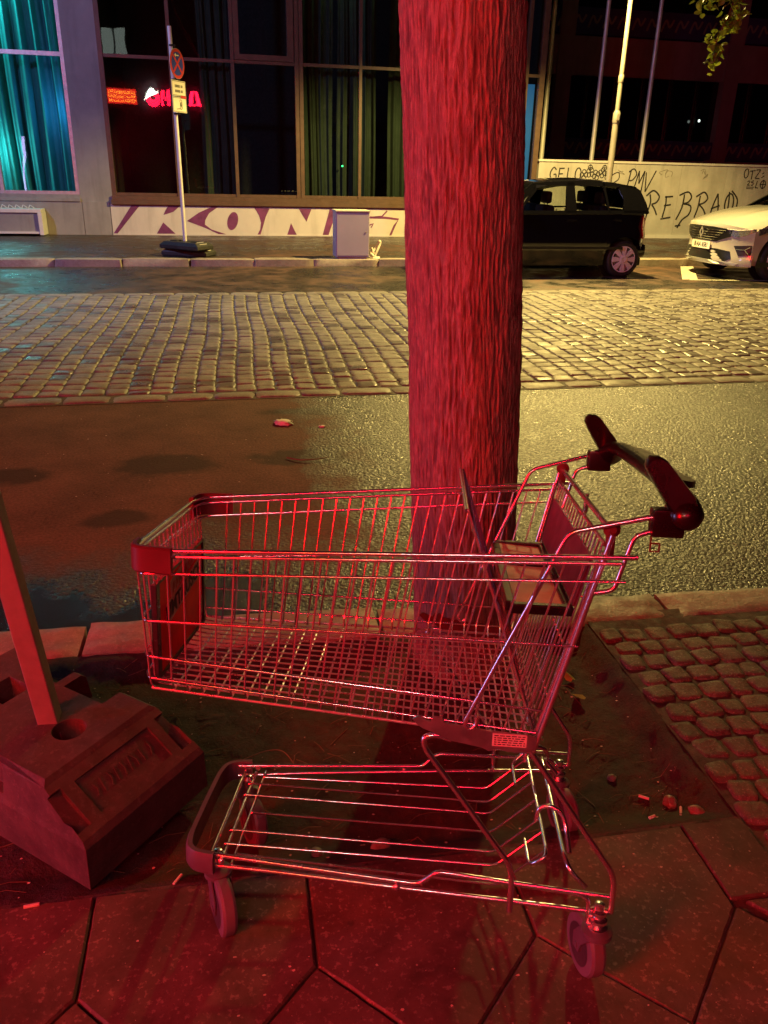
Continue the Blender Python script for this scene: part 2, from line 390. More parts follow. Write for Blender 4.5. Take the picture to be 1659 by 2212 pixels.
        o = bpy.data.objects.new(name, me); COL.objects.link(o)
        if parent is not None: o.parent = parent
        return o
def s_recalc(s): return len(s.f) < 60000
def fillet(P, r, n=4):
    out = [P[0]]
    for i in range(1, len(P)-1):
        a, b, c = P[i-1], P[i], P[i+1]; d1 = (a-b); d2 = (c-b)
        l = min(r, d1.length*.48, d2.length*.48); p = b+d1.normalized()*l; q = b+d2.normalized()*l
        for k in range(n+1):
            t = k/n; out.append(p*(1-t)**2+b*2*t*(1-t)+q*t*t)
    out.append(P[-1]); return out
def text_mesh(txt, size, name, mat, parent, loc, rot, ext=.0005, xs=1, align='CENTER', shear=0):
    c = bpy.data.curves.new('t', 'FONT'); c.body = txt; c.size = size; c.extrude = ext; c.align_x = align; c.align_y = 'CENTER'; c.shear = shear; c.offset = size*.02
    o = bpy.data.objects.new('t', c); COL.objects.link(o); bpy.context.view_layer.update()
    me = bpy.data.meshes.new_from_object(o.evaluated_get(bpy.context.evaluated_depsgraph_get())); bpy.data.objects.remove(o); 
    me.materials.clear(); me.materials.append(MT[mat]); me.name = name
    q = bpy.data.objects.new(name, me); COL.objects.link(q); q.parent = parent; q.location = loc; q.rotation_euler = rot; q.scale = (xs, 1, 1)
    return q
def dup_tree(root, loc=None, rz=None, label=None):
    r = root.copy(); COL.objects.link(r)
    if loc is not None: r.location = loc
    if rz is not None: r.rotation_euler = (0, 0, rz)
    if label: r['label'] = label
    for ch in list(root.children):
        c = ch.copy(); COL.objects.link(c); c.parent = r
        for g in ch.children:
            d = g.copy(); COL.objects.link(d); d.parent = c
    return r
K = .035
def sh(x, y, z): return (x, y+K*x, z)      # the far side of the street runs two degrees off the X axis
def nz(x, y, z=0, s=1): return noise.noise(Vector((x*s, y*s, z*s)))

# ================================================================== GROUND
g = MB().box(-120, 120, -60, 200, -.6, -.16).build('ground', 'asphalt'); tag(g, 'dark night ground stretching away under the street', None, kind='structure')
def sheet(name, x0, x1, y0, y1, z, mat, shear=True, label=None, n=1):
    mb = MB(); nx = 12
    for i in range(nx):
        a = x0+(x1-x0)*i/nx; b = x0+(x1-x0)*(i+1)/nx
        mb.add([(a, y0, z), (b, y0, z), (b, y1, z), (a, y1, z)], [(0, 1, 2, 3)])
    o = mb.build(name, mat, xf=sh if shear else None); return tag(o, label, None, kind='structure')
sheet('road', -30, 40, 2.35, 6.0, -.10, 'asphalt_near', False, 'wet asphalt lane beside the near kerb')
o = MB(); 
for i in range(14):
    a = -30+5*i; o.add([(a, 10.95, -.10), (a+5, 10.95, -.10), (a+5, 14.2, -.10), (a, 14.2, -.10)], [(0, 1, 2, 3)])
tag(o.build('road', 'asphalt', xf=sh), 'wet asphalt parking lane along the far kerb', None, kind='structure')

def stone(mb, cx, cy, w, l, z, h, rnd, mi=0, n=5, dome=.010, sk=None, jit=.12, ang=0):
    """one paving stone: softly domed top with rounded corners and a skirt"""
    ph = random.random()*50; V = []; ca, sa = math.cos(ang), math.sin(ang)
    tx = random.uniform(-.12, .12)*dome*3; ty = random.uniform(-.12, .12)*dome*3; cj = [(random.uniform(-jit, jit), random.uniform(-jit, jit)) for _ in range(4)]
    def P(u, v, zz):
        e = rnd
        uu = u*(1-e*abs(v)**3*abs(u)**2); vv = v*(1-e*abs(u)**3*abs(v)**2)
        k = (0 if u < 0 else 1)+(0 if v < 0 else 2)
        uu += cj[k][0]*abs(u*v)*.6; vv += cj[k][1]*abs(u*v)*.6
        x = uu*w/2; y = vv*l/2
        X = cx+x*ca-y*sa; Y = cy+x*sa+y*ca
        return (X, Y, zz+tx*u+ty*v)
    for j in range(n):
        for i in range(n):
            u = (2*i/(n-1)-1); v = (2*j/(n-1)-1)
            u = math.copysign(abs(u)**.42, u) if u else 0; v = math.copysign(abs(v)**.42, v) if v else 0
            d = max(abs(u), abs(v)); zz = z+h-dome*(.14*(u*u+v*v)+1.1*d**12)+.55*dome*nz(u*1.3+ph, v*1.3, ph)+.3*dome*nz(u*4+ph, v*4, ph)
            q = P(u, v, zz); e = .05*w*d**6
            V.append((q[0]+e*nz(u*2.3, v*2.3, ph+9), q[1]+e*nz(u*2.1+7, v*2.3, ph), q[2]))
    F = [(j*n+i, j*n+i+1, (j+1)*n+i+1, (j+1)*n+i) for j in range(n-1) for i in range(n-1)]
    ring = [i for i in range(n)]+[j*n+n-1 for j in range(1, n)]+[(n-1)*n+i for i in range(n-2, -1, -1)]+[j*n for j in range(n-2, 0, -1)]
    b = len(V)
    for q in ring: x, y, zz = V[q]; V.append((cx+(x-cx)*1.03, cy+(y-cy)*1.03, z))
    m = len(ring); F += [(ring[k], ring[(k+1) % m], b+(k+1) % m, b+k)[::-1] for k in range(m)]
    mb.add(V, F, mi)
# big cobbles between the lanes
def cobbles():
    mb = MB(); x = -5.6
    while x < 13.5:
        w = random.uniform(.148, .178); y = 6.075+random.uniform(-.06, 0); first = True
        vis = True
        while y < 10.93:
            l = random.uniform(.135, .215)*(1 if random.random() > .1 else .8)
            y2 = min(y+l, 10.95)
            if first: yb = 6.075
            else: yb = y
            l2 = y2-yb
            if l2 > .06:
                cx = x+w/2+.012*math.sin(y*1.7+x)+.03*nz(x*.4, y*.35)
                stone(mb, cx, (yb+y2)/2, w-.010, l2-.011, -.13, random.uniform(.042, .048), .10, 1 if random.random() < .22 else 0, 6, .0065)
            y = y2; first = False
        x += w
    for yy in (5.95, 11.04):
        x = -5.6
        while x < 13.5:
            l = random.uniform(.30, .42); stone(mb, x+l/2, yy, l-.012, .165, -.13, .046, .1, 0, 5, .008, jit=.04); x += l
    o = mb.build('cobbled_road', ['cobble', 'cobble_dark'], smooth=True, xf=sh, auto=60)
    return tag(o, 'strip of worn granite cobbles between the two asphalt lanes', None, kind='structure')
cobbles()
sheet('road', -30, 40, 5.85, 11.1, -.0965, 'joint', True, 'gritty joints under the cobbles')
# far kerb and far pavement
def far_kerb():
    mb = MB(); x = -14
    while x < 22:
        l = random.uniform(.9, 1.35)
        stone(mb, x+l/2, 14.24, l-.012, .20, -.13, .155+random.uniform(-.006, .006), .03, 0, 5, .01, jit=.02); x += l
    return tag(mb.build('kerb', 'kerb', smooth=True, xf=sh, auto=50), 'worn granite kerb along the far pavement', None, kind='structure')
far_kerb()
sheet('pavement', -30, 40, 14.335, 19.4, .012, 'asphalt', True, 'dark wet asphalt pavement in front of the building')
# near kerb
def near_kerb():
    mb = MB(); xs = [-4.6, -3.55, -2.55, -1.57, -.565, .45, 1.545, 2.6, 3.6, 4.6, 5.6]
    for a, b in zip(xs, xs[1:]):
        yc = 2.485-.022*((a+b)/2); l = b-a-.018; V = []; n = 26; m = 9; ph = a*3
        for j in range(m):
            for i in range(n):
                u = -1+2*i/(n-1); v = -1+2*j/(m-1); d = max(abs(u)**14, abs(v)**6)
                V.append(((a+b)/2+u*l/2, yc+v*.10*(1+.03*nz(u*8+ph, j))-.022*u*l/2, -.002-(.014*d)+.006*nz(u*5+ph, v*2)+.003*nz(u*19, v*7, ph)+(.012 if a > -.6 and a < .4 else 0)))
        F = [(j*n+i, j*n+i+1, (j+1)*n+i+1, (j+1)*n+i) for j in range(m-1) for i in range(n-1)]
        ring = list(range(n))+[j*n+n-1 for j in range(1, m)]+[(m-1)*n+i for i in range(n-2, -1, -1)]+[j*n for j in range(m-2, 0, -1)]
        bb = len(V); V += [(V[q][0], V[q][1], -.2) for q in ring]; k = len(ring)
        F += [(ring[q], ring[(q+1) % k], bb+(q+1) % k, bb+q)[::-1] for q in range(k)]
        mb.add(V, F)
    return tag(mb.build('kerb', 'kerb', smooth=True, auto=50), 'rough granite kerb stones between tree pit and asphalt', None, kind='structure')
near_kerb()
# granite slabs of the near pavement
def slabs():
    mb = MB(); P0 = -.37; D = .4675; top = 1.150; bot = top-D/2
    def cell(poly, seed):
        c = Vector((sum(p[0] for p in poly)/len(poly), sum(p[1] for p in poly)/len(poly)))
        gap = .0020; P = []
        for p in poly:
            d = Vector(p)-c; P.append(c+d*(1-gap/(d.length*.72)))
        P2 = []
        for i in range(len(P)):
            a, b = P[i], P[(i+1) % len(P)]; tn = (b-a).normalized(); nn_ = Vector((-tn.y, tn.x)); m_ = max(2, int((b-a).length/.018))
            for q in range(m_):
                p = a+(b-a)*q/m_; P2.append(p+nn_*(.0016*nz(p.x*30, p.y*30, seed)+.0022*max(0, nz(p.x*11, p.y*11, 5)-.25)*2))
        P = P2
        Q = [c+(p-c)*(1-(.004+.003*abs(nz(p.x*25, p.y*25)))/(p-c).length) for p in P]
        zz = random.uniform(-.0022, .0022); t1, t2 = random.uniform(-.004, .004), random.uniform(-.004, .004)
        def z(p): return zz+t1*(p.x-c.x)+t2*(p.y-c.y)
        n = len(P); V = [(q.x, q.y, z(q)) for q in Q]+[(p.x, p.y, z(p)-.005) for p in P]+[(p.x, p.y, -.05) for p in P]
        F = [tuple(range(n))]+[(i, (i+1) % n, n+(i+1) % n, n+i)[::-1] for i in range(n)]+[(n+i, n+(i+1) % n, 2*n+(i+1) % n, 2*n+i)[::-1] for i in range(n)]
        mb.add(V, F)
    k0 = -8
    for k in range(k0, 3):
        a = P0+k*D; cell([(a, bot+D/2), (a+D/2, bot), (a+D, bot+D/2), (a+D, 1.395), (a, 1.395)], k)
    cell([(P0+3*D, 1.17), (1.2, 1.17), (1.2, 1.40), (P0+3*D, 1.40)], 1)
    for k in range(3, 10):
        a = P0+k*D; cell([(a+.03, bot+D/2+.012), (a+D/2, bot), (a+D-.03, bot+D/2+.012)], k)
    for r in range(0, 11):
        for k in range(k0, 11):
            cx = P0+k*D+(D/2 if r % 2 else 0); cy = bot-r*D/2
            cell([(cx, cy+D/2), (cx+D/2, cy), (cx, cy-D/2), (cx-D/2, cy)], k)
    return tag(mb.build('pavement', 'slab'), 'dark granite slabs laid diagonally on the near pavement', None, kind='structure')
slabs()
sheet('pavement', -6, 6, -3, 1.41, -.011, 'joint', False, 'dirt in the joints of the near pavement')
def mosaic():
    mb = MB(); y = 1.18; r = 0
    while y < 2.27:
        h = .086+random.uniform(-.005, .006); x = 1.205+(.02 if r % 2 else 0)
        while x < 4.6:
            w = random.uniform(.074, .100)
            stone(mb, x+w/2, y+h/2+.012*nz(x*2, y*2)+.007*random.uniform(-1, 1), w-.006, h-.006, -.05, .05+random.uniform(-.004, .004), .16, 0, 6, .0055, jit=.24, ang=random.uniform(-.17, .17))
            x += w
        y += h; r += 1
    o = tag(mb.build('pavement', 'mosaic', smooth=True, auto=60), 'small mosaic cobbles of the near pavement beside the tree pit', None, kind='structure')
    sheet('pavement', 1.2, 6, 1.17, 2.42, -.0095, 'joint', False, 'dirt between the small mosaic cobbles')
mosaic()
# soil in the sunken tree pit
def soil_z(x, y):
    e = min((y-1.40)/.14, (1.2-x)/.10, (2.39-y)/.12, 1); e = max(0, e); e = e*e*(3-2*e)
    d = .028+.040*min(1, max(0, (x+.9)/1.2))
    t = math.hypot(x-.70, y-2.22); up = .055*math.exp(-(t/.33)**2)
    return -.012-d*e+up*e+.010*nz(x, y, 0, 5)*e+.006*nz(x, y, 3, 17)+.003*nz(x, y, 5, 50)
def soil():
    mb = MB(); x0, x1, y0, y1 = -4.2, 1.205, 1.395, 2.40; nx, ny = 420, 100; V = []
    for j in range(ny+1):
        for i in range(nx+1):
            x = x0+(x1-x0)*i/nx; y = y0+(y1-y0)*j/ny; V.append((x, y, soil_z(x, y)))
    F = [(j*(nx+1)+i, j*(nx+1)+i+1, (j+1)*(nx+1)+i+1, (j+1)*(nx+1)+i) for j in range(ny) for i in range(nx)]
    mb.add(V, F); return tag(mb.build('soil', 'soil', smooth=True, auto=180), 'trodden dark soil in the sunken tree pit', None, kind='structure')
soil()

# ================================================================== TREE
def tree():
    t = thing('tree', 'thick street tree trunk with ridged bark glowing red behind the cart', 'tree', (.716, 2.27, -.06))
    def centre(z):
        return (-.066*z-.001*z*z, 0)
    def rad(z):
        return .157+.022*math.exp(-max(0, z)/.10)+.004*math.sin(z*2.1)+(0 if z < 2.4 else -.012*(z-2.4))
    rel = []
    def ring(z, n, fine):
        cx, cy = centre(z); out = []
        for k in range(n):
            a = 2*PI*k/n; r = rad(z)*(1+.018*math.sin(3*a+z*1.1)+.01*math.sin(5*a-z*2))
            q = Vector((math.cos(a)*5.2, math.sin(a)*5.2, z*1.1)); wv = noise.noise(q*.8)*.9
            q2 = Vector((math.cos(a)*6.0+wv*.10, math.sin(a)*6.0+wv*.10, z*1.7))
            n1 = 1-abs(noise.noise(q2*4.6))*3.6; n2 = 1-abs(noise.noise(Vector((q2.x*5.5, q2.y*6.5, z*13))))*3
            n3 = noise.noise(Vector((math.cos(a)*30, math.sin(a)*30, z*22)))
            lump = noise.noise(Vector((math.cos(a)*2.2, math.sin(a)*2.2, z*3.2)))
            n1 = max(-.5, min(.75, n1*1.5)); rr = .0028*n1+.0024*max(-.3, n2)+.0026*n3; r += rr+.0045*lump
            rel.append(.5+rr/.011); out.append((cx+math.cos(a)*r, cy+math.sin(a)*r, z))
        return out
    mb = MB(); n = 360; zs = [-.08+i*(2.55/640) for i in range(641)]; V = []
    for z in zs: V += ring(z, n, True)
    zs2 = [2.47+.06*i for i in range(1, 48)]
    for z in zs2: V += ring(z, n, False)
    m = len(zs)+len(zs2)
    F = [(j*n+k, j*n+(k+1) % n, (j+1)*n+(k+1) % n, (j+1)*n+k) for j in range(m-1) for k in range(n)]
    mb.add(V, F); tk = mb.build('trunk', 'bark', t, smooth=True, auto=180)
    at = tk.data.attributes.new('relief', 'FLOAT', 'POINT'); at.data.foreach_set('value', rel)
    top = centre(5.2)
    for i, (az, el, L, z0) in enumerate(((.4, .9, 2.6, 4.6), (2.2, .8, 2.8, 4.9), (3.7, 1.0, 2.4, 5.0), (5.1, .75, 2.8, 4.75), (1.2, 1.35, 2.6, 5.15))):
        b = Vector((centre(z0)[0], 0, z0)); d = Vector((math.cos(az)*math.cos(el), math.sin(az)*math.cos(el), math.sin(el))); pts = [b+d*L*q+Vector((.08*math.sin(q*5+i), .08*math.cos(q*4+i), .25*q*q)) for q in (0, .2, .4, .6, .8, 1)]
        lb = MB().tube(pts, [.085, .07, .055, .045, .03, .015], 10, mi=0)
        lb.build('limb', 'bark', t, smooth=True)
tree()

# ================================================================== SHOPPING CART
CA = Vector((.97084232, -.23969062, -.00368747)); CN = Vector((.23599774, .95835836, -.16079277)); CU = CA.cross(CN)
def cart():
    cz = Vector((-.03631046, 1.45229116, -.03398572))
    t = thing('shopping_cart', 'empty wire shopping cart standing on the pavement edge in front of the tree', 'shopping cart')
    mw = Matrix((CA, CN, CU)).transposed().to_4x4(); mw.translation = cz; t.matrix_world = mw
    ztop = lambda a: .846+.070*(a+.09)
    hw = lambda a, z: .228+.0965*(a+.091)-.11*(ztop(a)-z)
    zlin = lambda p, q, a: p[1]+(q[1]-p[1])*(a-p[0])/(q[0]-p[0])
    w2 = lambda a: zlin((-.155, .796), (.703, .858), a)
    w3 = lambda a: zlin((-.156, .698), (.644, .728), a)
    w4 = lambda a: zlin((-.156, .622), (.615, .590), a)
    w5 = lambda a: zlin((-.155, .574), (.595, .543), a)
    w6 = lambda a: zlin((-.146, .552), (.60, .524), a)
    # --- top rim with its double rail round three sides
    mb = MB()
    for dz, r, off in ((0, .0042, 0), (-.0125, .0034, .0035)):
        pts = []
        A = [.735 if off == 0 else .71, .3, -.15]
        for sgn in (-1, 1):
            q = [(a, sgn*(hw(a, ztop(a))-off), ztop(a)+dz) for a in A]
            pts = q if sgn == -1 else pts+q[::-1]
        mb.tube([pts[0], pts[1], pts[2], (-.168, -.18, ztop(-.16)+dz), (-.168, .18, ztop(-.16)+dz), pts[3], pts[4], pts[5]], r, 10, .02)
    mb.build('rim_rail', 'steel', t, True)
    # --- side grids
    N = 25
    at = lambda i: -.101+.0325*i
    ab = lambda i: -.104+.0294*i
    for sgn in (-1, 1):
        mb = MB()
        for wf, aend, r in ((w2, .72, .0027), (w3, .655, .0027), (w4, .618, .0027), (w5, .60, .0027)):
            mb.tube([(aend, sgn*(hw(aend, wf(aend))+.003), wf(aend)), (-.135, sgn*(hw(-.135, wf(-.135))+.003), wf(-.135)), (-.150-.0, sgn*(hw(-.15, wf(-.15))+.001), wf(-.15)), (-.1625, sgn*(hw(-.16, wf(-.16))-.022), wf(-.16)), (-.1635, sgn*.02, wf(-.16))], r, 8, .016, nf=5)
        for i in range(N):
            a0, a1 = at(i), ab(i); zt = ztop(a0)-.012; zb = w6(a1)
            a0e = a0+(zt-w2(a0))*.10
            mb.tube([(a0e, sgn*hw(a0e, zt), zt), (a1, sgn*hw(a1, zb+.02), zb+.02), (a1, sgn*(hw(a1, zb)-.012), zb-.002)], .0021, 6, .008, nf=3)
        o = mb.build('side_grid', 'steel', t, True)
    # --- front grid and floor grid
    mb = MB(); fr = [-.205+.41*k/16 for k in range(17)]
    for nn in fr:
        mb.tube([(-.162, nn*1.02, ztop(-.16)-.01), (-.147, nn*.95, .566), (-.142, nn*.94, .552), (-.118, nn*.94, .549)], .0021, 6, .012, nf=4)
    for zz in (.803,): mb.tube([(-.1640, -.2, zz), (-.1640, .2, zz)], .0026, 8)
    mb.build('front_grid', 'steel', t, True)
    mb = MB()
    for k in range(17):
        nn = fr[k]*.94; ne = nn*(.253/.193)
        mb.tube([(-.120, nn, .549), (.30, nn+(ne-nn)*.58, .5355), (.60, ne, .524)], .0019, 6)
    for i in range(N):
        a1 = ab(i); z = w6(a1)-.0045; h = hw(a1, z)-.012; mb.tube([(a1, -h, z), (a1, h, z)], .0022, 6)
        if a1 > .26:
            a2 = a1+.0147; mb.tube([(a2, -h, z), (a2, h, z)], .0016, 6)
    for nn in (-.194, .194): mb.tube([(-.145, nn, .552), (.60, nn*1.31, .5245)], .0027, 8)
    mb.build('floor_grid', 'steel_floor', t, True)
    # --- corner bumpers
    for sgn in (-1, 1):
        mb = MB(); prof = []
        path = [(-.086, .2345), (-.120, .2310), (-.150, .2270), (-.163, .2180), (-.1705, .2000), (-.1715, .172)]
        P = fillet([Vector((a, n_, 0)) for a, n_ in path], .012, 3); V = []; n = len(P)
        for i, p in enumerate(P):
            q = P[min(n-1, i+1)]-P[max(0, i-1)]; nn = Vector((-q.y, q.x, 0)).normalized()*-1
            if nn.x > 0 and abs(nn.x) > abs(nn.y): nn = -nn
            if nn.y < 0 and abs(nn.y) > .3: nn = -nn
            o_ = p+nn*.004; i_ = p-nn*.007; zt = ztop(-.1)+.0075; zb = .801
            for q_, z in ((o_, zt-.004), (o_-nn*.004, zt), (i_, zt), (i_, zb), (o_-nn*.004, zb), (o_, zb+.004)):
                V.append((q_.x, sgn*q_.y, z))
        F = [(i*6+k, i*6+(k+1) % 6, (i+1)*6+(k+1) % 6, (i+1)*6+k) for i in range(n-1) for k in range(6)]+[(0, 1, 2, 3, 4, 5), tuple((n-1)*6+k for k in range(6))]
        mb.add(V, F)
        mb.build('corner_bumper', 'plastic_red', t, True, auto=35)
    # --- advertising panel in the front
    pn = MB().box(-.146, -.142, -.150, .152, .560, .752, bev=.001).build('poster_panel', 'poster_red', t)
    fr_ = MB()
    for n0, n1 in ((-.172, -.150), (.152, .166)): fr_.box(-.150, -.138, n0, n1, .553, .758, bev=.002)
    fr_.box(-.149, -.139, -.150, .152, .553, .560); fr_.box(-.149, -.139, -.150, .152, .752, .758)
    fr_.build('poster_frame', 'plastic_dark', t)
    st = MB().prism([(-.1405, -.112, .648), (-.1405, .142, .684), (-.1405, .139, .722), (-.1405, .128, .724), (-.1405, -.112, .694)], (.0012, 0, 0)).build('poster_strip', 'poster_cream', pn)
    MB().prism([(-.1405, -.082, .700), (-.1405, .090, .727), (-.1405, .090, .748), (-.1405, .0, .748), (-.1405, -.082, .735)], (.0009, 0, 0)).build('poster_strip', 'poster_cream', pn)
    MB().prism([(-.1405, .118, .580), (-.1405, .142, .582), (-.1405, .142, .626), (-.1405, .118, .618)], (.0009, 0, 0)).build('poster_strip', 'poster_cream', pn)
    tx = text_mesh('UMTAUSCH', .047, 'poster_text', 'ink', pn, (-.1388, .012, .686), (R(90), 0, R(90)), .0004, 1.02)
    tx.rotation_euler = (Matrix.Rotation(R(90), 3, 'Z') @ Matrix.Rotation(R(90), 3, 'X') @ Matrix.Rotation(math.atan2(.030, .25), 3, 'Z')).to_euler()
    mo = MB()
    for k in range(7):
        y = -.068+.021*k; z = .716+.003*k; mo.ribbon([(-.1394, y, z-.010), (-.1394, y+.004, z+.012), (-.1394, y+.010, z-.004), (-.1394, y+.014, z+.012)], .0035, (1, 0, 0), .0006)
    mo.build('poster_scribble', 'orange_ink', pn)
    # --- rear gate
    gp = lambda q: (.694-(.694-.598)*q, .940-(.940-.512)*q)    # along the gate plane
    def gz(z): q = (.940-z)/(.940-.512); return gp(q)
    mb = MB()
    for z, r in ((.940, .0055), (.913, .0042)): a, _ = gz(z); mb.tube([(a, -.268, z), (a, .268, z)], r, 10)
    for k in range(19):
        nn = -.25+.5*k/18; nb = nn*.93
        mb.tube([(gz(.913)[0], nn, .913), (gz(.53)[0], nb, .53), (gz(.53)[0]-.006, nb, .515)], .0021, 6)
    for z in (.80, .70, .60, .525): a, _ = gz(z); h = .255-.05*(.94-z); mb.tube([(a+.004, -h, z), (a+.004, h, z)], .0026, 6)
    mb.tube([(.700, -.006, .945), (.700, -.006, .905), (.688, .006, .905)], .005, 8, .006)
    mb.build('rear_gate', 'steel', t, True)
    for sgn in (-1, 1):
        MB().lathe([(.008, 0), (.0145, .002), (.0145, .010), (.010, .013), (.006, .018)], (.694, sgn*.270, .942), (0, sgn, .15), 18).box(.686, .702, sgn*.274-.006, sgn*.274+.006, .895, .945, bev=.004).build('hinge_cap', 'plastic_red', t, True, auto=35)
    # plate on the gate
    mb = MB(); q0 = gz(.878); q1 = gz(.780)
    d = Vector((q1[0]-q0[0], 0, q1[1]-q0[1])); nrm = Vector((d.z, 0, -d.x)).normalized()*-.004
    pts = [(q0[0]-.006, -.225, q0[1]), (q0[0]-.006, .245, q0[1]), (q1[0]-.006, .235, q1[1]), (q1[0]-.006, -.22, q1[1])]
    mb.prism(pts, nrm); mb.build('gate_plate', 'plate_violet', t)
    # child seat back grid leaning into the basket
    sp = lambda q: (.454+(.600-.454)*q, .945+(.528-.945)*q)
    mb = MB()
    for nn in [-.20+.4*k/12 for k in range(13)]:
        a0, z0 = sp(0); a1, z1 = sp(1); mb.tube([(a0, nn, z0), (a1, nn*1.1, z1)], .0020 if abs(nn) < .19 else .0040, 6)
    for q in (0, .09, .27, .34, .52, .76, .97): a, z = sp(q); h = .2+.02*q; mb.tube([(a-.004, -h, z), (a-.004, h, z)], .0034 if q in (0, .34, .97) else .0023, 8)
    mb.build('child_seat_grid', 'steel', t, True)
    # seat flap: beige board in a dark frame
    mb = MB(); z0, z1 = .772, .766
    mb.prism([(.548, -.205, z0-.004), (.645, -.205, z1-.004), (.645, .205, z1-.004), (.548, .205, z0-.004)], (0, 0, .006)); mb.build('seat_flap', 'flap', t)
    mb = MB()
    for n0, n1 in ((-.218, -.200), (.200, .218)): mb.box(.540, .655, n0, n1, .758, .777, bev=.003)
    mb.box(.532, .550, -.2, .2, .757, .776, bev=.003); mb.box(.640, .656, -.2, .2, .757, .775, bev=.003); mb.box(.548, .642, .035, .050, .772, .778)
    mb.build('seat_flap_frame', 'handle_plastic', t)
    # --- posts and handle tubes
    for sgn in (-1, 1):
        mb = MB()
        mb.tube([(.692, sgn*.298, .938), (.608, sgn*.266, .549), (.596, sgn*.262, .500)], .0050, 10)
        mb.tube([(.680, sgn*.292, .905), (.600, sgn*.262, .549)], .0032, 8)
        mb.build('rear_post', 'steel', t, True)
        mb = MB()
        mb.tube([(.762, sgn*.298, .975), (.621, sgn*.284, .935), (.466, sgn*.266, .556), (.479, sgn*.268, .545), (.489, sgn*.268, .556), (.4895, sgn*.268, .570)], .0045, 10, .018, nf=6)
        mb.tube([(.762, sgn*.294, .949), (.729, sgn*.295, .938), (.719, sgn*.295, .901), (.704, sgn*.294, .839), (.672, sgn*.292, .832)], .0042, 10, .012, nf=5)
        mb.build('handle_tube', 'steel', t, True)
    # --- handle
    def hoval(mb, pts, ra, rz, seg=16):
        V = []; n = len(pts); P = [Vector(p) for p in pts]
        for i, p in enumerate(P):
            T = (P[min(n-1, i+1)]-P[max(0, i-1)]).normalized(); A = Vector((1, 0, 0)); A = (A-T*A.dot(T)).normalized(); B = T.cross(A)
            for k in range(seg): c, s_ = math.cos(2*PI*k/seg), math.sin(2*PI*k/seg); V.append(p+A*c*ra[i]+B*s_*rz[i])
        F = [(i*seg+k, i*seg+(k+1) % seg, (i+1)*seg+(k+1) % seg, (i+1)*seg+k) for i in range(n-1) for k in range(seg)]
        F += [tuple(range(seg-1, -1, -1)), tuple((n-1)*seg+k for k in range(seg))]; mb.add(V, F)
    mb = MB(); ns = [-.325, -.318, -.305, -.28, -.24, -.19, -.13, -.06, 0, .06, .13, .19, .24, .28, .305, .318, .325]
    arch = lambda n_: 1-(n_/.33)**2
    hoval(mb, [(.803+.012*arch(n_), n_, .966+.040*min(1, max(0, arch(n_))*1.9)) for n_ in ns], [(.010 if abs(n_) > .32 else .022 if abs(n_) > .31 else .030 if abs(n_) > .27 else .023) for n_ in ns], [(.008 if abs(n_) > .32 else .018 if abs(n_) > .31 else .026 if abs(n_) > .27 else .016) for n_ in ns])
    # rear lip
    lip = [(.815, -.195), (.846, -.185), (.860, -.165), (.852, 0), (.860, .165), (.846, .185), (.815, .195)]
    mb.prism([(a, n_, 1.008-.18*(a-.815)) for a, n_ in lip], (0, 0, .012))
    for sgn in (-1, 1):
        mb.box(.752, .806, min(sgn*.276, sgn*.310), max(sgn*.276, sgn*.310), .940, .988, bev=.006)
        leaf = [(.736, 1.055), (.737, 1.066), (.744, 1.073), (.756, 1.074), (.768, 1.068), (.790, 1.043), (.818, 1.010), (.826, .985), (.800, .965), (.780, .985), (.757, 1.020), (.744, 1.040)]
        V = []; n = len(leaf)
        for off, sc in ((-.016, .80), (-.010, 1.0), (.010, 1.0), (.016, .80)):
            for a, z in leaf: V.append((.778+(a-.778)*(1-(1-sc)*.35), sgn*(.300-.02*(z-.98)/.1)+off, 1.02+(z-1.02)*(1-(1-sc)*.35)))
        F = [(j*n+k, j*n+(k+1) % n, (j+1)*n+(k+1) % n, (j+1)*n+k) for j in range(3) for k in range(n)]+[tuple(range(n)), tuple(3*n+k for k in range(n))]
        mb.add(V, F)
    hd = mb.build('handle', 'handle_plastic', t, True, auto=40)
    MB().tube([(.757, -.292, .940), (.757, -.292, .926), (.772, -.292, .926), (.772, -.292, .912), (.757, -.292, .912), (.757, -.292, .926)], .0018, 6).build('coin_ring', 'plastic_red', hd)
    # --- brackets under the basket
    for sgn in (-1, 1):
        q = [(.371, .560), (.383, .548), (.391, .543), (.415, .534), (.439, .522), (.470, .517), (.503, .511), (.515, .505), (.530, .511), (.550, .506), (.591, .509), (.600, .512), (.600, .537), (.591, .540), (.505, .546), (.430, .556), (.425, .566), (.410, .567), (.405, .557), (.38, .566)]
        b_ = MB().prism([(a, sgn*.264, z) for a, z in q], (0, sgn*.006, 0)).build('side_bracket', 'steel_dull' if sgn < 0 else 'plastic_red', t)
        if sgn < 0:
            lb = MB().box(.520, .583, -.2716, -.2703, .5175, .5430).build('bracket_label', 'label', b_)
            ln = MB(); random.seed(3)
            for j in range(5):
                x = .523
                while x < .578:
                    w = random.uniform(.003, .010); ln.box(x, min(x+w, .580), -.2722, -.2716, .5205+.0044*j, .5222+.0044*j); x += w+.0022
            ln.build('label_print', 'ink', b_)
    # --- chassis
    hl = lambda a: .170+.108*(a+.05)
    mb = MB()
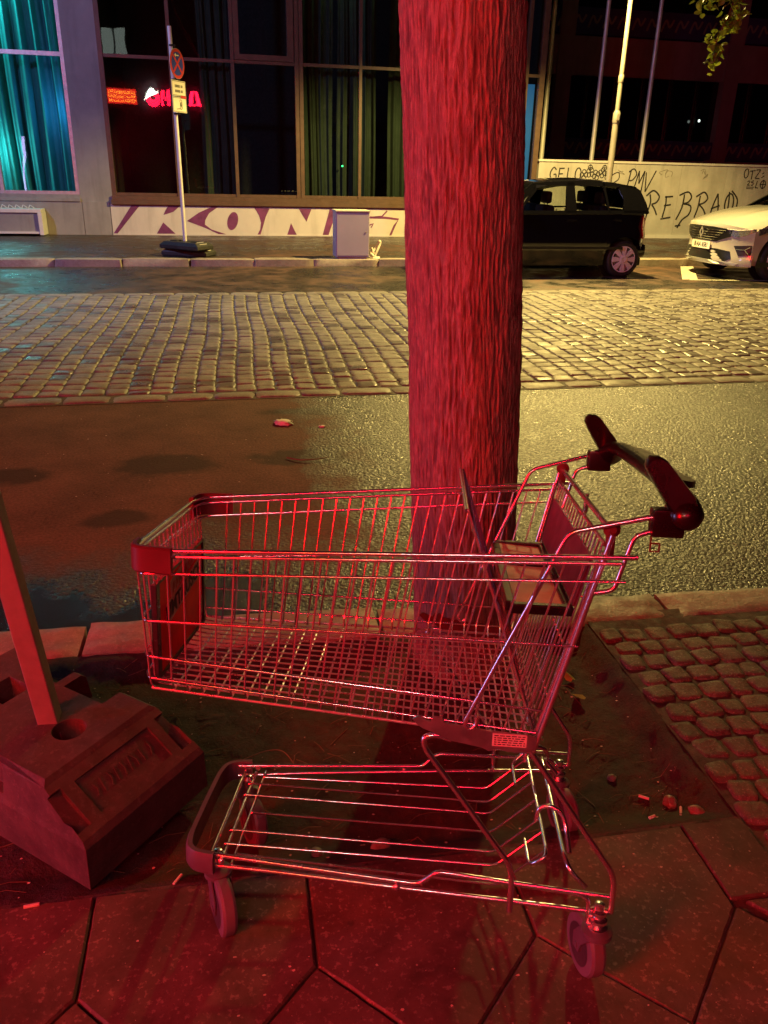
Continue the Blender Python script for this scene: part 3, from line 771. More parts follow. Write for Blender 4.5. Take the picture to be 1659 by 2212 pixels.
    for sgn in (-1, 1):
        mb.tube([(.445, sgn*.262, .520), (.415, sgn*.262, .528), (.392, sgn*.262, .520), (.397, sgn*.262, .498), (.573, sgn*.256, .256), (.580, sgn*.252, .225), (.581, sgn*.250, .146)], .0060, 10, .022, nf=6)
        mb.tube([(.590, sgn*.262, .510), (.766, sgn*.262, .262), (.774, sgn*.262, .236), (.774, sgn*.262, .170)], .0060, 10, .02, nf=5)
        mb.tube([(-.062, sgn*hl(-.06), .165), (.385, sgn*hl(.385), .1675), (.402, sgn*hl(.40), .170), (.436, sgn*hl(.436), .203), (.720, sgn*.248, .195), (.733, sgn*.250, .185), (.735, sgn*.252, .125)], .0050, 10, .014, nf=5)
        mb.tube([(-.062, sgn*hl(-.06), .138), (.106, sgn*hl(.106), .146), (.355, sgn*hl(.355), .152), (.581, sgn*.236, .158), (.735, sgn*.250, .160)], .0050, 10)
        mb.tube([(.575, sgn*.250, .212), (.772, sgn*.262, .205)], .0040, 8)
        for a in (.355, -.04, -.015): mb.lathe([(.004, 0), (.0075, .003), (.0075, .010), (.004, .013)], (a, sgn*(hl(a)+.001), .157), (0, sgn, 0), 10)
        mb.tube([(.735, sgn*.262, .172), (.775, sgn*.262, .172)], .006, 8)
    mb.tube([(.735, -.205, .180), (.700, -.212, .218), (.692, -.185, .230), (.692, .185, .230), (.700, .212, .218), (.735, .205, .180)], .0055, 10, .018, nf=5)
    for sgn in (-1, 1):
        mb.tube([(.640, sgn*.115, .262), (.642, sgn*.115, .290), (.662, sgn*.118, .302), (.690, sgn*.125, .292), (.700, sgn*.140, .262), (.702, sgn*.18, .235)], .0052, 10, .016, nf=5)
    mb.tube([(.560, -.262, .505), (.590, -.262, .508), (.590, .262, .508), (.560, .262, .505)], .0052, 8, .01)
    for a, z in ((-.045, .150), (-.018, .146), (.006, .149)): mb.tube([(a, -hl(a), z), (a, hl(a), z)], .0046 if a < 0 else .003, 8)
    mb.build('chassis', 'steel', t, True)
    # bumper round the front of the chassis
    mb = MB(); P = [(-.030, .180), (-.070, .174), (-.088, .158), (-.096, .120), (-.097, .0), (-.096, -.120), (-.088, -.158), (-.070, -.174), (-.030, -.180)]
    P = fillet([Vector((a, n_, 0)) for a, n_ in P], .02, 3); V = []; n = len(P)
    for i, p in enumerate(P):
        q = (P[min(n-1, i+1)]-P[max(0, i-1)]).normalized(); nn = Vector((-q.y, q.x, 0))
        if nn.dot(p-Vector((.05, 0, 0))) < 0: nn = -nn
        for o_, z in ((.006, .175), (.010, .165), (.010, .135), (.006, .126), (-.004, .126), (-.004, .175)): c = p+nn*o_; V.append((c.x, c.y, z))
    F = [(i*6+k, i*6+(k+1) % 6, (i+1)*6+(k+1) % 6, (i+1)*6+k) for i in range(n-1) for k in range(6)]+[(0, 1, 2, 3, 4, 5), tuple((n-1)*6+k for k in range(6))]
    mb.add(V, F); mb.build('front_bumper', 'bumper_rubber', t, True, auto=30)
    # lower shelf
    mb = MB(); fn = (-.148, -.116, -.068, 0, .068, .116, .148); rn = (-.176, -.115, -.070, 0, .070, .116, .176); st_ = (.003, -.028, -.028, .004, -.028, -.028, .003)
    for a, b, c in zip(fn, rn, st_):
        mb.tube([(c, a, .144), (c+.004, a, .152), (.562, b, .145), (.655, b, .236)], .0026, 8, .014, nf=4)
    mb.tube([(.622, -.105, .206), (.622, -.192, .210), (.650, -.200, .236), (.655, -.180, .240), (.655, .180, .240), (.650, .200, .236), (.622, .192, .210), (.622, .105, .206)], .0040, 10, .016, nf=5)
    mb.build('lower_shelf', 'steel', t, True)
    # --- castors
    def castor(a, n_, d, front, z0):
        dv = Vector((d[0], d[1], 0)).normalized(); ax = Vector((-dv.y, dv.x, 0)); c = Vector((a, n_, 0))+dv*.036; r = .062; zc = z0+r
        s_ = MB()
        if front:
            s_.lathe([(.004, .118), (.012, .120), (.0125, .132), (.014, .140), (.0135, .148), (.008, .155), (.003, .157)], (a, n_, 0), (0, 0, 1), 16)
        else:
            s_.lathe([(.020, .128), (.020, .134), (.013, .138), (.018, .146), (.018, .152), (.012, .156), (.016, .164), (.016, .170), (.010, .174), (.010, .184), (.004, .186)], (a, n_, z0), (0, 0, 1), 20)
        cs = s_.build('castor', 'steel', t, True, auto=30)
        f_ = MB(); f_.lathe([(.026, .112+z0), (.030, .116+z0), (.030, .126+z0), (.020, .131+z0)], (a, n_, 0), (0, 0, 1), 20)
        top = Vector((a, n_, .118+z0)); wc = Vector((c.x, c.y, zc))
        for sg in (-1, 1):
            o_ = ax*sg*.0195; poly = [top+dv*-.020+o_, top+dv*.024+o_, wc+dv*.016+o_+Vector((0, 0, .02)), wc+dv*.013+o_-Vector((0, 0, .010)), wc-dv*.010+o_-Vector((0, 0, .010)), wc-dv*.018+o_+Vector((0, 0, .012))]
            f_.prism(poly, ax*sg*.0028)
        f_.lathe([(.007, -.024), (.007, .024)], wc, ax, 10)
        f_.build('castor_fork', 'bumper_rubber', cs, True, auto=30)
        w_ = MB(); w_.lathe([(r-.010, -.0165), (r-.003, -.015), (r, -.009), (r, .009), (r-.003, .015), (r-.010, .0165)], wc, ax, 40)
        w_.build('wheel', 'wheel_rubber', cs, True, auto=25)
        h_ = MB(); h_.lathe([(r-.020, -.0172), (r-.024, -.0176), (.016, -.0176), (.014, -.021), (.004, -.0215), (.004, .0215), (.014, .021), (.016, .0176), (r-.024, .0176), (r-.020, .0172)], wc, ax, 32)
        h_.build('wheel_disc', 'wheel_dark', cs, True, auto=25)
    castor(-.032, -.143, (.50, -.87), True, -.020)
    castor(-.032, .143, (.55, -.83), True, -.012)
    castor(.752, -.262, (-.25, .97), False, .004)
    castor(.752, .262, (.35, -.94), False, .000)
cart()

# ================================================================== NEAR SIGNPOST IN ITS BASE BLOCK
def near_post():
    C0 = Vector((-.388, 1.435, -.035)); e1 = Vector((.64, .768, 0)).normalized(); e2 = Vector((-e1.y, e1.x, 0))
    t = thing('signpost_base', 'square grey post leaning in a heavy recycled block left of the cart', 'sign base')
    m = Matrix((e1, e2, Vector((0, 0, 1)))).transposed().to_4x4(); m.translation = C0; t.matrix_world = m
    Wd, Ln, H = .395, .82, .235
    mb = MB()
    # body: lower box, chamfered shoulders, with pockets cut as real recesses
    def hz(y): return .135 if (y < .02 or y > Ln-.02) else .135
    bm = bmesh.new()
    prof = [(0, 0, 0), (Wd, 0, 0)]
    def ring(z, i0, i1, s0, s1): return [(s0, i0, z), (Wd-s1, i0, z), (Wd-s1, Ln-i1, z), (s0, Ln-i1, z)]
    rings = [ring(0, .03, .03, .012, .012), ring(.012, .0, .0, 0, 0), ring(.125, 0, 0, 0.004, .004), ring(.14, .012, .012, .008, .008), ring(H-.012, .138, .138, .022, .022), ring(H, .150, .150, .036, .036)]
    V = [p for r in rings for p in r]
    F = [(i*4+k, i*4+(k+1) % 4, (i+1)*4+(k+1) % 4, (i+1)*4+k) for i in range(5) for k in range(4)]+[(3, 2, 1, 0), (20, 21, 22, 23)]
    me = bpy.data.meshes.new('base_block'); me.from_pydata(V, [], F); me.materials.append(MT['k1']); me.materials.append(MT['k1_dark'])
    o = bpy.data.objects.new('base_block', me); COL.objects.link(o); o.parent = t
    # cutters, applied once by boolean
    cut = MB()
    for x0, x1, y0, y1 in ((.300, .45, .255, .40), (.300, .45, .430, .575), (.045, .125, .43, .53), (.165, .255, .47, .56), (-.03, .035, .28, .40)): cut.box(x0, x1, y0, y1, .15, .3)
    cut.lathe([(.041, .10), (.041, .3)], (.185, .245, 0), (0, 0, 1), 28)
    def pocket(x0, x1, y0, y1, dep):      # recess in the sloping end
        zf = lambda y: .14+(H-.012-.14)*(y-.012)/(.138-.012)
        nn = Vector((0, -(H-.152), .126)).normalized()
        q = [Vector((x0, y0, zf(y0))), Vector((x1, y0, zf(y0))), Vector((x1, y1, zf(y1))), Vector((x0, y1, zf(y1)))]
        cut.prism([p-nn*dep for p in q], nn*(dep+.03))
    pocket(.085, .315, .035, .115, .006); pocket(.012, .050, .03, .12, .014); pocket(.345, .380, .03, .12, .014)
    co = cut.build('cut', 'k1_dark')
    md = o.modifiers.new('b', 'BOOLEAN'); md.object = co; md.operation = 'DIFFERENCE'; md.solver = 'EXACT'
    bv = o.modifiers.new('v', 'BEVEL'); bv.width = .004; bv.segments = 2; bv.limit_method = 'ANGLE'; bv.angle_limit = R(30)
    co.parent = t
    bpy.context.view_layer.update()
    me2 = bpy.data.meshes.new_from_object(o.evaluated_get(bpy.context.evaluated_depsgraph_get())); o.modifiers.clear(); o.data = me2; me2.name = 'base_block'
    for p in me2.polygons: p.material_index = 0
    bpy.data.objects.remove(co)
    # worn embossing strokes in the middle pocket
    eb = MB()
    zf = lambda y: .14+(H-.012-.14)*(y-.012)/(.138-.012)
    nn = Vector((0, -(H-.152), .126)).normalized()
    random.seed(5)
    for k in range(9):
        x = .11+.021*k; y0, y1 = .062, .092
        a = Vector((x, y0, zf(y0)))-nn*.0062; b = Vector((x+random.uniform(-.004, .01), y1, zf(y1)))-nn*.0062
        eb.ribbon([a, b] if k % 2 else [a, (a+b)/2+Vector((.006, 0, 0)), b], .0045, nn, .0022)
    eb.build('embossing', 'k1', o)
    MB().prism([(.06, .60, H+.001), (.19, .60, H+.001), (.19, .70, H+.001), (.06, .70, H+.001)], (0, 0, .002)).build('sticker', 'white_refl', o)
    # hollow square post
    b = Vector((.196, .312, .11)); top = b+Vector((-.115, .145, 2.15)); d = top-b; s_ = .0245
    mb = MB(); rot = R(38)
    def sq(c, s): return [c+Vector((math.cos(rot+PI/4+k*PI/2)*s*1.414, math.sin(rot+PI/4+k*PI/2)*s*1.414, 0)) for k in range(4)]
    mb.add(sq(b, s_)+sq(top, s_), [(0, 1, 5, 4), (1, 2, 6, 5), (2, 3, 7, 6), (3, 0, 4, 7), (4, 5, 6, 7), (3, 2, 1, 0)])
    bmq = mb.build('post', 'post', t)
    bv = bmq.modifiers.new('v', 'BEVEL'); bv.width = .0035; bv.segments = 3
near_post()

# ================================================================== BUILDING ACROSS THE STREET
YF = 18.90      # wall face
def building():
    t = thing('glazed_building', 'grey rendered building with tall brown framed windows across the street', 'building')
    mb = MB()
    top = 9.0
    mb.box(-3.08, -2.44, YF-.0, YF+.45, .64, top)            # pier
    mb.box(-14, 6.9, YF-.02, YF+.6, 7.0, top+1)
    mb.build('pier', 'facade', t, xf=sh)
    mb = MB()
    xs = [-14, -11.5, -9, -6.3, -3.05, -2.50]
    for a, b in zip(xs, xs[1:]): mb.box(a+.006, b-.006, YF-.03, YF+.4, -.1, .665)
    mb.box(-14, -2.45, YF-.01, YF+.35, -.1, .66)
    mb.build('plinth', 'facade', t, xf=sh)
    pl = MB().box(-2.49, 6.9, YF-.035, YF+.4, .035, .625).box(-2.49, 6.9, YF-.05, YF+.3, -.1, .04).build('painted_plinth', 'plinth', t, xf=sh)
    # purple mural letters
    Gx = lambda x, y: (-1.43+(x-155)*.003577, YF-.0365, .61-(y-55)*.00338)
    mu = MB()
    def pg(pts): mu.prism([Gx(*p) for p in pts], (0, -.003, 0))
    pg([(155, 110), (170, 80), (188, 54), (256, 54), (215, 90), (180, 103)])
    pg([(108, 222), (150, 155), (185, 190), (216, 222)])
    pg([(288, 145), (360, 95), (440, 58), (482, 54), (420, 98), (395, 140), (392, 165), (430, 195), (517, 224), (470, 222), (400, 188), (340, 165)])
    pg([(690, 60), (782, 64), (757, 115), (740, 170), (722, 224), (704, 224), (722, 190), (728, 150), (716, 105)])
    pg([(960, 64), (1036, 66), (1006, 142), (985, 108)])
    pg([(885, 226), (910, 152), (928, 190), (946, 228)])
    pg([(1150, 64), (1196, 66), (1140, 229), (1104, 228)])
    el = [(558+32*math.cos(a)+ -10*math.sin(a)*-1, 143-55*math.sin(a)) for a in [2*PI*k/20 for k in range(20)]]; pg(el)
    bar = lambda X, z: (X, YF-.0365, z)
    mu.prism([bar(-2.58+.10, .045), bar(-2.40, .045), bar(-1.89, .615), bar(-2.06, .615)], (0, -.003, 0))
    mu.ribbon([Gx(*p) for p in ((1400, 112), (1480, 104), (1512, 70))], .03, (0, -1, 0)); mu.ribbon([Gx(*p) for p in ((1405, 112), (1500, 112), (1586, 122), (1560, 165), (1534, 228))], .045, (0, -1, 0))
    mu.ribbon([Gx(*p) for p in ((1400, 160), (1425, 150), (1412, 175))], .03, (0, -1, 0))
    for x0 in (1750, 1950, 2150): mu.ribbon([Gx(*p) for p in ((x0, 60), (x0+60, 140), (x0, 225))], .05, (0, -1, 0))
    mu.build('mural', 'mural', pl, xf=sh)
    # thin purple top line along the mural
    MB().box(-2.3, 6.8, YF-.0372, YF-.0352, .596, .612).build('mural', 'mural', pl, xf=sh)
    # sill beam
    MB().box(-2.46, 6.88, YF-.10, YF+.1, .627, .715).box(-2.44, 6.86, YF-.05, YF+.1, .715, .79, bev=0).build('sill', 'frame', t, xf=sh)
    MB().box(-14, -3.07, YF-.06, YF+.1, .668, .73).box(-14, -3.08, YF-.01, YF+.1, .73, .80).build('sill', 'facade', t, xf=sh)
    # frames
    def fr(name, boxes, mat='frame'): 
        m = MB()
        for b in boxes: m.box(*b)
        return m.build(name, mat, t, xf=sh)
    y0, y1 = YF+.02, YF+.12
    V_ = [(-2.44, -2.35)]+[(x-.035, x+.035) for x in (-1.07, .155)]+[(1.42, 1.50), (1.512, 1.59)]+[(x-.03, x+.03) for x in (2.80, 4.05)]+[(5.28, 5.36), (5.37, 5.45), (6.45, 6.52), (6.78, 6.90)]
    fr('window_frame', [(a, b, y0-.02, y1, .79, 7.0) for a, b in V_]+[(-2.35, 6.78, y0, y1-.01, .792, .85), (-2.35, 6.78, y0, y1-.01, 3.335, 3.395), (-2.35, 6.78, y0, y1-.01, 5.7, 5.76)]+
       [(.20, .305, y0-.035, y1-.02, 3.40, 5.7), (1.27, 1.40, y0-.035, y1-.02, 3.40, 5.7), (.305, 1.27, y0-.035, y1-.02, 3.40, 3.50)])
    fr('window_frame', [(-14, -3.08, y0, y1, .80, .86), (-3.15, -3.08, y0-.01, y1, .80, 7), (-14, -3.08, y0, y1, 3.31, 3.385), (-4.60, -4.53, y0-.01, y1, .80, 7), (-6.3, -6.2, y0, y1, .8, 7), (-9.3, -9.2, y0, y1, .8, 7)], 'galv')
    # panes
    gy = YF+.07
    for a, b in ((-2.35, -1.10), (-1.03, .12), (.19, 1.42), (1.59, 2.77), (2.83, 4.02), (4.08, 5.28), (5.45, 6.45), (6.52, 6.78)):
        m = MB(); m.add([(a, gy, .85), (b, gy, .85), (b, gy, 5.7), (a, gy, 5.7)], [(0, 1, 2, 3)]); m.build('pane', 'glass', t, xf=sh)
    for a, b in ((-14, -9.3), (-9.2, -6.3), (-6.2, -4.6), (-4.53, -3.15)):
        m = MB(); m.add([(a, gy, .86), (b, gy, .86), (b, gy, 6.9), (a, gy, 6.9)], [(0, 1, 2, 3)]); m.build('pane', 'glass', t, xf=sh)
    # rooms behind
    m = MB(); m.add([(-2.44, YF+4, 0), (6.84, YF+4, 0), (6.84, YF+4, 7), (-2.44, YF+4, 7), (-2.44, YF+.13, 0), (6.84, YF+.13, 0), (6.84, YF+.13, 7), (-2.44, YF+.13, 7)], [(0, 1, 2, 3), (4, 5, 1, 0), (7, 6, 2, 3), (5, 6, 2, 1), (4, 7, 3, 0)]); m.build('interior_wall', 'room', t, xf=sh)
    m = MB(); m.add([(-14, YF+2.2, 0), (-3.0, YF+2.2, 0), (-3.0, YF+2.2, 7), (-14, YF+2.2, 7), (-14, YF+.13, .6), (-3.0, YF+.13, .6), (-3.0, YF+.13, 7), (-14, YF+.13, 7)], [(0, 1, 2, 3), (4, 5, 1, 0), (7, 6, 2, 3), (5, 6, 2, 1), (4, 7, 3, 0)]); m.build('interior_wall', 'facade', t, xf=sh)
    # curtains: wavy sheets
    def curtain(x0, x1, yb, z0, z1, mat, amp, per, ph, n, lean=0):
        V = []; nz_ = 14
        for j in range(nz_+1):
            z = z0+(z1-z0)*j/nz_
            for i in range(n+1):
                u = i/n; x = x0+(x1-x0)*u
                w = math.sin((x*2*PI/per)+ph+1.2*nz(x*1.3, ph))+.45*math.sin(x*2*PI/per*2.3+ph*2+z*.3)
                V.append((x+lean*(z-z0)+.015*math.sin(z*1.1+x*4), yb+amp*w*(.75+.5*nz(x*2, z*.3)), z))
        F = [(j*(n+1)+i, j*(n+1)+i+1, (j+1)*(n+1)+i+1, (j+1)*(n+1)+i) for j in range(nz_) for i in range(n)]
        m = MB(); m.add(V, F); return m.build('curtain', mat, t, True, xf=sh, auto=180)
    curtain(-9.0, -4.75, YF+.62, .75, 6.8, 'curtain_teal', .12, .36, .3, 200, -.005)
    curtain(-4.72, -3.12, YF+.60, .75, 6.8, 'curtain_teal', .12, .29, 1.4, 120, -.01)
    curtain(-.55, .10, YF+.45, .82, 6.8, 'curtain_green', .05, .20, .3, 60)
    curtain(1.62, 2.25, YF+.42, .82, 6.8, 'curtain_green', .055, .19, 1.1, 60)
    curtain(2.35, 3.2, YF+.42, .82, 6.8, 'curtain_green', .05, .22, 2.3, 70)
    curtain(3.5, 5.2, YF+.5, .82, 6.8, 'curtain_green', .05, .25, .8, 90)
    MB().box(6.53, 6.77, YF+.25, YF+.27, 1.0, 3.22).build('lit_panel', 'blue_glow', t, xf=sh)
    MB().lathe([(.012, 0), (.02, .01), (.02, .03), (.01, .04)], (2.45, YF+.3, 1.46), (0, -1, 0), 10).build('reflection_dot', 'green_glint', t, xf=sh)  # glowing dot standing in for a green reflection in the pane, no lamp here
building()
# lamps of the lit teal room and dim lamps of the dark one
lamp('teal_room_light', 'AREA', (-5.1, 18.9, 4.6), (.10, .95, .92), 130, .25, (-3.9, 19.35, 1.5), sizey=3.0)
lamp('teal_room_light', 'POINT', (-3.30, 18.93, 2.4), (.10, .40, 1.0), 14, .05)
lamp('teal_room_light', 'POINT', (-4.72, 18.92, 1.6), (.25, .95, .9), 45, .05)
lamp('dim_room_light', 'POINT', (2.3, 19.15, 5.4), (.55, .9, .45), 10, .1)

def side_panel():
    t = thing('wall_vent_box', 'low white framed box with grey panel against the left facade', 'vent box')
    MB().box(-4.75, -3.84, YF-.42, YF-.05, .05, .46, bev=.01).build('panel', 'facade', t, xf=sh)
    m = MB(); m.box(-4.8, -3.79, YF-.46, YF-.04, .46, .53, bev=.008); m.box(-3.86, -3.78, YF-.47, YF-.05, .03, .46, bev=.006); m.box(-4.8, -3.86, YF-.46, YF-.42, .06, .10); m.build('frame', 'white_metal', t, xf=sh)
    m = MB()
    for k in range(6): x = -4.7+.13*k; m.tube([(x, YF-.3, .53), (x+.03, YF-.28, .60), (x+.09, YF-.3, .56), (x+.11, YF-.27, .535)], .008, 6)
    m.build('cable_loop', 'white_metal', t, True, xf=sh)
side_panel()

# ------------------------------------------------------------------ graffiti wall
GW = YF+.02
def strokes(mb, S_, x0, z0, w, h, lw, y=GW-.002, slant=0):
    for st in S_:
        P = [Vector((x0+(p[0]+slant*p[1])*w, y, z0+p[1]*h)) for p in st]
        if len(P) > 2: P = smooth_path(P)
        mb.ribbon(P, lw, (0, -1, 0), .003)
def smooth_path(P, n=5):
    out = []
    for i in range(len(P)-1):
        a = P[max(0, i-1)]; b = P[i]; c = P[i+1]; d = P[min(len(P)-1, i+2)]
        for k in range(n):
            t = k/n; out.append(.5*((2*b)+(c-a)*t+(2*a-5*b+4*c-d)*t*t+(3*b-a-3*c+d)*t**3))
    out.append(P[-1]); return out
def circ(cx, cy, rx, ry, a0=0, a1=360, n=14): return [(cx+rx*math.cos(R(a0+(a1-a0)*k/n)), cy+ry*math.sin(R(a0+(a1-a0)*k/n))) for k in range(n+1)]
LET = {
 'G': [[(.9, .8), (.5, 1), (.1, .65), (.1, .3), (.5, 0), (.9, .15), (.9, .45), (.55, .45)]],
 'E': [[(.85, .95), (.15, .92)], [(.15, .98), (.12, .5), (.15, .02), (.85, .06)], [(.15, .5), (.7, .52)]],
 'L': [[(.2, 1), (.15, .05)], [(.13, .04), (.85, .05)]],
 'O': [circ(.5, .5, .42, .5, 90, 450)],
 'P': [[(.2, 0), (.25, .95)], [(.05, .85), (.5, 1.02), (.9, .75), (.6, .45), (.25, .42)]],
 'M': [[(.0, 0), (.18, 1)], [(.18, 1), (.42, .35)], [(.42, .35), (.75, 1)], [(.75, 1), (.85, -.1)]],
 'V': [[(.0, 1), (.35, 0)], [(.35, 0), (1.0, 1.1)]],
 'T': [[(.0, .9), (1.0, .98)], [(.5, .95), (.5, .0)]],
 'Z': [[(.05, .95), (.9, .98)], [(.9, .98), (.05, .05)], [(.05, .05), (.95, .02)]],
 '2': [[(.1, .75), (.45, 1), (.85, .75), (.5, .35), (.1, .03)], [(.08, .03), (.95, .05)]],
 '5': [[(.9, 1), (.2, .95)], [(.2, .95), (.18, .55)], [(.18, .55), (.7, .6), (.85, .3), (.5, 0), (.1, .1)]],
}
def shg(x, y, z): return sh(x*1.018, y, 1.5+(z-1.5)*1.015)
def graffiti_wall():
    t = thing('graffiti_wall', 'pale concrete wall covered in black graffiti tags behind the parked cars', 'wall')
    w = MB(); xs = [6.95, 8.15, 9.35, 10.55, 11.75, 12.95, 14.15, 15.35, 16.55, 18, 20]
    for a, b in zip(xs, xs[1:]): w.box(a+.003, b-.003, GW, GW+.2, -.1, 1.66)
    wl = w.build('wall', 'concrete', t, xf=sh)
    MB().box(6.93, 20, GW-.03, GW+.23, 1.66, 1.705).box(6.95, 20, GW-.03, GW, -.1, .085).build('coping', 'concrete_cap', t, xf=sh)
    def word(s, x, z, w_, h, gap, lw, name='graffiti_tag', slant=.05, mat='graf', dz=0):
        mb = MB()
        for c in s:
            if c in LET: strokes(mb, LET[c], x, z, w_, h, lw, slant=slant)
            x += w_+gap; z += dz
        mb.build(name, mat, wl, xf=shg)
        return x
    x = word('GELO', 7.10, 1.27, .165, .27, .035, .028)
    # looping flower-like tag
    mb = MB(); random.seed(11)
    x = 7.93
    for k in range(5):
        cx = x+.15*k; cz = 1.40+.05*(k % 2)
        for q in range(4):
            a = q*PI/2+k; mb.ribbon([Vector((cx+.05*math.cos(a)+.045*math.cos(b), GW-.003, cz+.06*math.sin(a)+.05*math.sin(b))) for b in [2*PI*j/10 for j in range(11)]], .018, (0, -1, 0), .003)
    for cx in (8.07, 8.42):
        mb.ribbon([Vector((cx+.05*math.cos(b), GW-.0035, 1.555+.055*math.sin(b))) for b in [2*PI*j/12 for j in range(13)]], .018, (0, -1, 0), .003)
        mb.ribbon([Vector((cx-.05, GW-.0036, 1.555)), Vector((cx+.05, GW-.0036, 1.555))], .014, (0, -1, 0), .003); mb.ribbon([Vector((cx, GW-.0037, 1.50)), Vector((cx, GW-.0037, 1.62))], .014, (0, -1, 0), .003)
    mb.ribbon(smooth_path([Vector((8.55, GW-.004, 1.27)), Vector((8.65, GW-.004, 1.42)), Vector((8.78, GW-.004, 1.46)), Vector((8.8, GW-.004, 1.33)), Vector((8.68, GW-.004, 1.24))]), .02, (0, -1, 0), .003)
    mb.build('graffiti_tag', 'graf', wl, xf=shg)
    word('PMV', 8.98, 1.12, .24, .42, -.02, .028, slant=.22, dz=-.03)
    # REBRAO, big dripping letters
    mb = MB(); z0, h = .53, .52; lw = .036
    def L_(S_, x, w_, dz=0): strokes(mb, S_, x, z0+dz, w_, h, lw)
    L_([[(.15, .92), (.28, .6), (.16, .25), (.0, -.2)], [(-.15, .85), (.4, 1.08), (.95, .85), (.8, .6), (.4, .5)], [(.4, .5), (.7, .3), (.95, .05)]], 9.60, .30)
    L_([[(.9, .85), (.15, .82)], [(.25, .85), (.3, .5), (.15, -.05)], [(.15, .45), (.8, .5)], [(.0, -.12), (.95, -.04)]], 10.0, .27)
    L_([[(.35, .95), (.3, .4), (-.05, -.15)], [(-.05, .9), (.6, 1.05), (.95, .85), (.75, .62), (.35, .55)], [(.35, .55), (1.0, .45), (.95, .1), (.45, -.15), (.15, -.5)], [(-.05, -.42), (.4, -.38)]], 10.42, .32)
    L_([[(.3, .9), (.25, .4), (.05, -.05)], [(-.05, .85), (.6, 1.05), (.98, .8), (.7, .6), (.3, .52)], [(.3, .52), (.7, .35), (1.0, .1)]], 10.86, .30)
    L_([[(.05, -.02), (.25, .5), (.55, 1.0)], [(.55, 1.0), (.75, .5), (.85, .05)], [(.1, .35), (.9, .5)]], 11.26, .27)
    L_([circ(.45, .55, .4, .42, 60, 430), [(.3, 1.05), (.4, .5), (.35, .0)], [(.5, 1.1), (1.15, .75), (1.2, .35)]], 11.62, .28, .02)
    mb.build('graffiti_tag', 'graf', wl, xf=shg)
    mb = MB()
    strokes(mb, LET['O'], 12.0, 1.41, .13, .20, .022); strokes(mb, LET['T'], 12.15, 1.38, .14, .20, .022); strokes(mb, LET['Z'], 12.31, 1.40, .13, .2, .022)
    strokes(mb, [[(0, 0), (.8, .4)], [(.1, .7), (.6, 1)]], 12.48, 1.42, .09, .12, .018)
    strokes(mb, LET['2'], 12.13, 1.25, .08, .10, .018); strokes(mb, LET['5'], 12.23, 1.25, .08, .10, .018)
    strokes(mb, [[(0, 0), (1, 0)], [(.05, -.5), (.95, -.5)]], 12.12, 1.21, .21, .07, .016)
    strokes(mb, LET['L'], 12.35, 1.19, .11, .16, .020, slant=.2); strokes(mb, [circ(.5, .5, .5, .5), [(.5, -.1), (.5, 1.1)], [(-.1, .5), (1.1, .5)]], 12.49, 1.19, .14, .17, .02)
    mb.build('graffiti_tag', 'graf', wl, xf=shg)
    mb = MB(); random.seed(4)
    for cx, cz in ((9.9, 1.5), (10.05, 1.45), (10.9, 1.52), (10.95, 1.42), (8.86, 1.5), (12.9, 1.5), (13.4, 1.2), (10.6, .75)):
        P = [Vector((cx+random.uniform(-.12, .12), GW-.002, cz+random.uniform(-.08, .08))) for _ in range(5)]
        mb.ribbon(smooth_path(P), .014, (0, -1, 0), .002)
    mb.build('graffiti_tag', 'graf_faint', wl, xf=shg)
graffiti_wall()

# ------------------------------------------------------------------ dark building far behind the wall
def dark_building():
    t = thing('office_block', 'unlit office block with long window bands behind the graffiti wall', 'building')
    Y0 = 30; m = MB()
    for z0, z1 in ((-.2, 1.9), (4.55, 5.75), (8.3, 9.2), (12, 14)): m.box(8.5, 40, Y0, Y0+.5, z0, z1)
    for x in (9.2, 11.6, 18.1, 24.5, 31): m.box(x-.28, x+.28, Y0-.12, Y0+.4, -.2, 14)
    m.build('wall', 'office_wall', t, xf=sh)
    m = MB()
    for z0, z1 in ((1.95, 2.55), (5.8, 6.6)): m.box(9.0, 40, Y0-.02, Y0+.3, z0, z1)
    ap = m.build('apron_panel', 'blue_panel', t, xf=sh)
    m = MB(); random.seed(8)
    for z0 in (2.25, 6.2):
        for k in range(44):
            x = 9.6+.55*k; m.ribbon(smooth_path([Vector((x, Y0-.025, z0-.2)), Vector((x+.15, Y0-.025, z0+.15)), Vector((x+.3, Y0-.025, z0-.05)), Vector((x+.45, Y0-.025, z0+.18))]), .07, (0, -1, 0), .004)
    m.build('painted_pattern', 'office_wall', ap, xf=sh)
    m = MB()
    for z0, z1 in ((2.5, 4.6), (6.6, 8.3), (9.2, 12)):
        for x in [11.6+.0+1.08*k for k in range(26)]: m.box(x-.04, x+.04, Y0+.1, Y0+.2, z0, z1)
    m.build('window_frame', 'black_trim', t, xf=sh)
    for z0, z1 in ((2.5, 4.6), (6.6, 8.3)):
        for a, b in ((9.4, 11.4), (11.8, 17.9), (18.3, 24.3), (24.7, 31)):
            q = MB(); q.add([(a, Y0+.22, z0), (b, Y0+.22, z0), (b, Y0+.22, z1), (a, Y0+.22, z1)], [(0, 1, 2, 3)]); q.build('window', 'car_black', t, xf=sh)
    MB().lathe([(.03, 0), (.05, .03), (.03, .06)], (17.05, Y0-.1, 3.25), (0, -1, 0), 10).build('wall_lamp', 'lit_window', t, xf=sh)
dark_building()
tag(sheet('ground', 7.3, 40, 19.1, 30, .02, 'asphalt', True), 'dark yard between the graffiti wall and the office block', None, kind='structure')

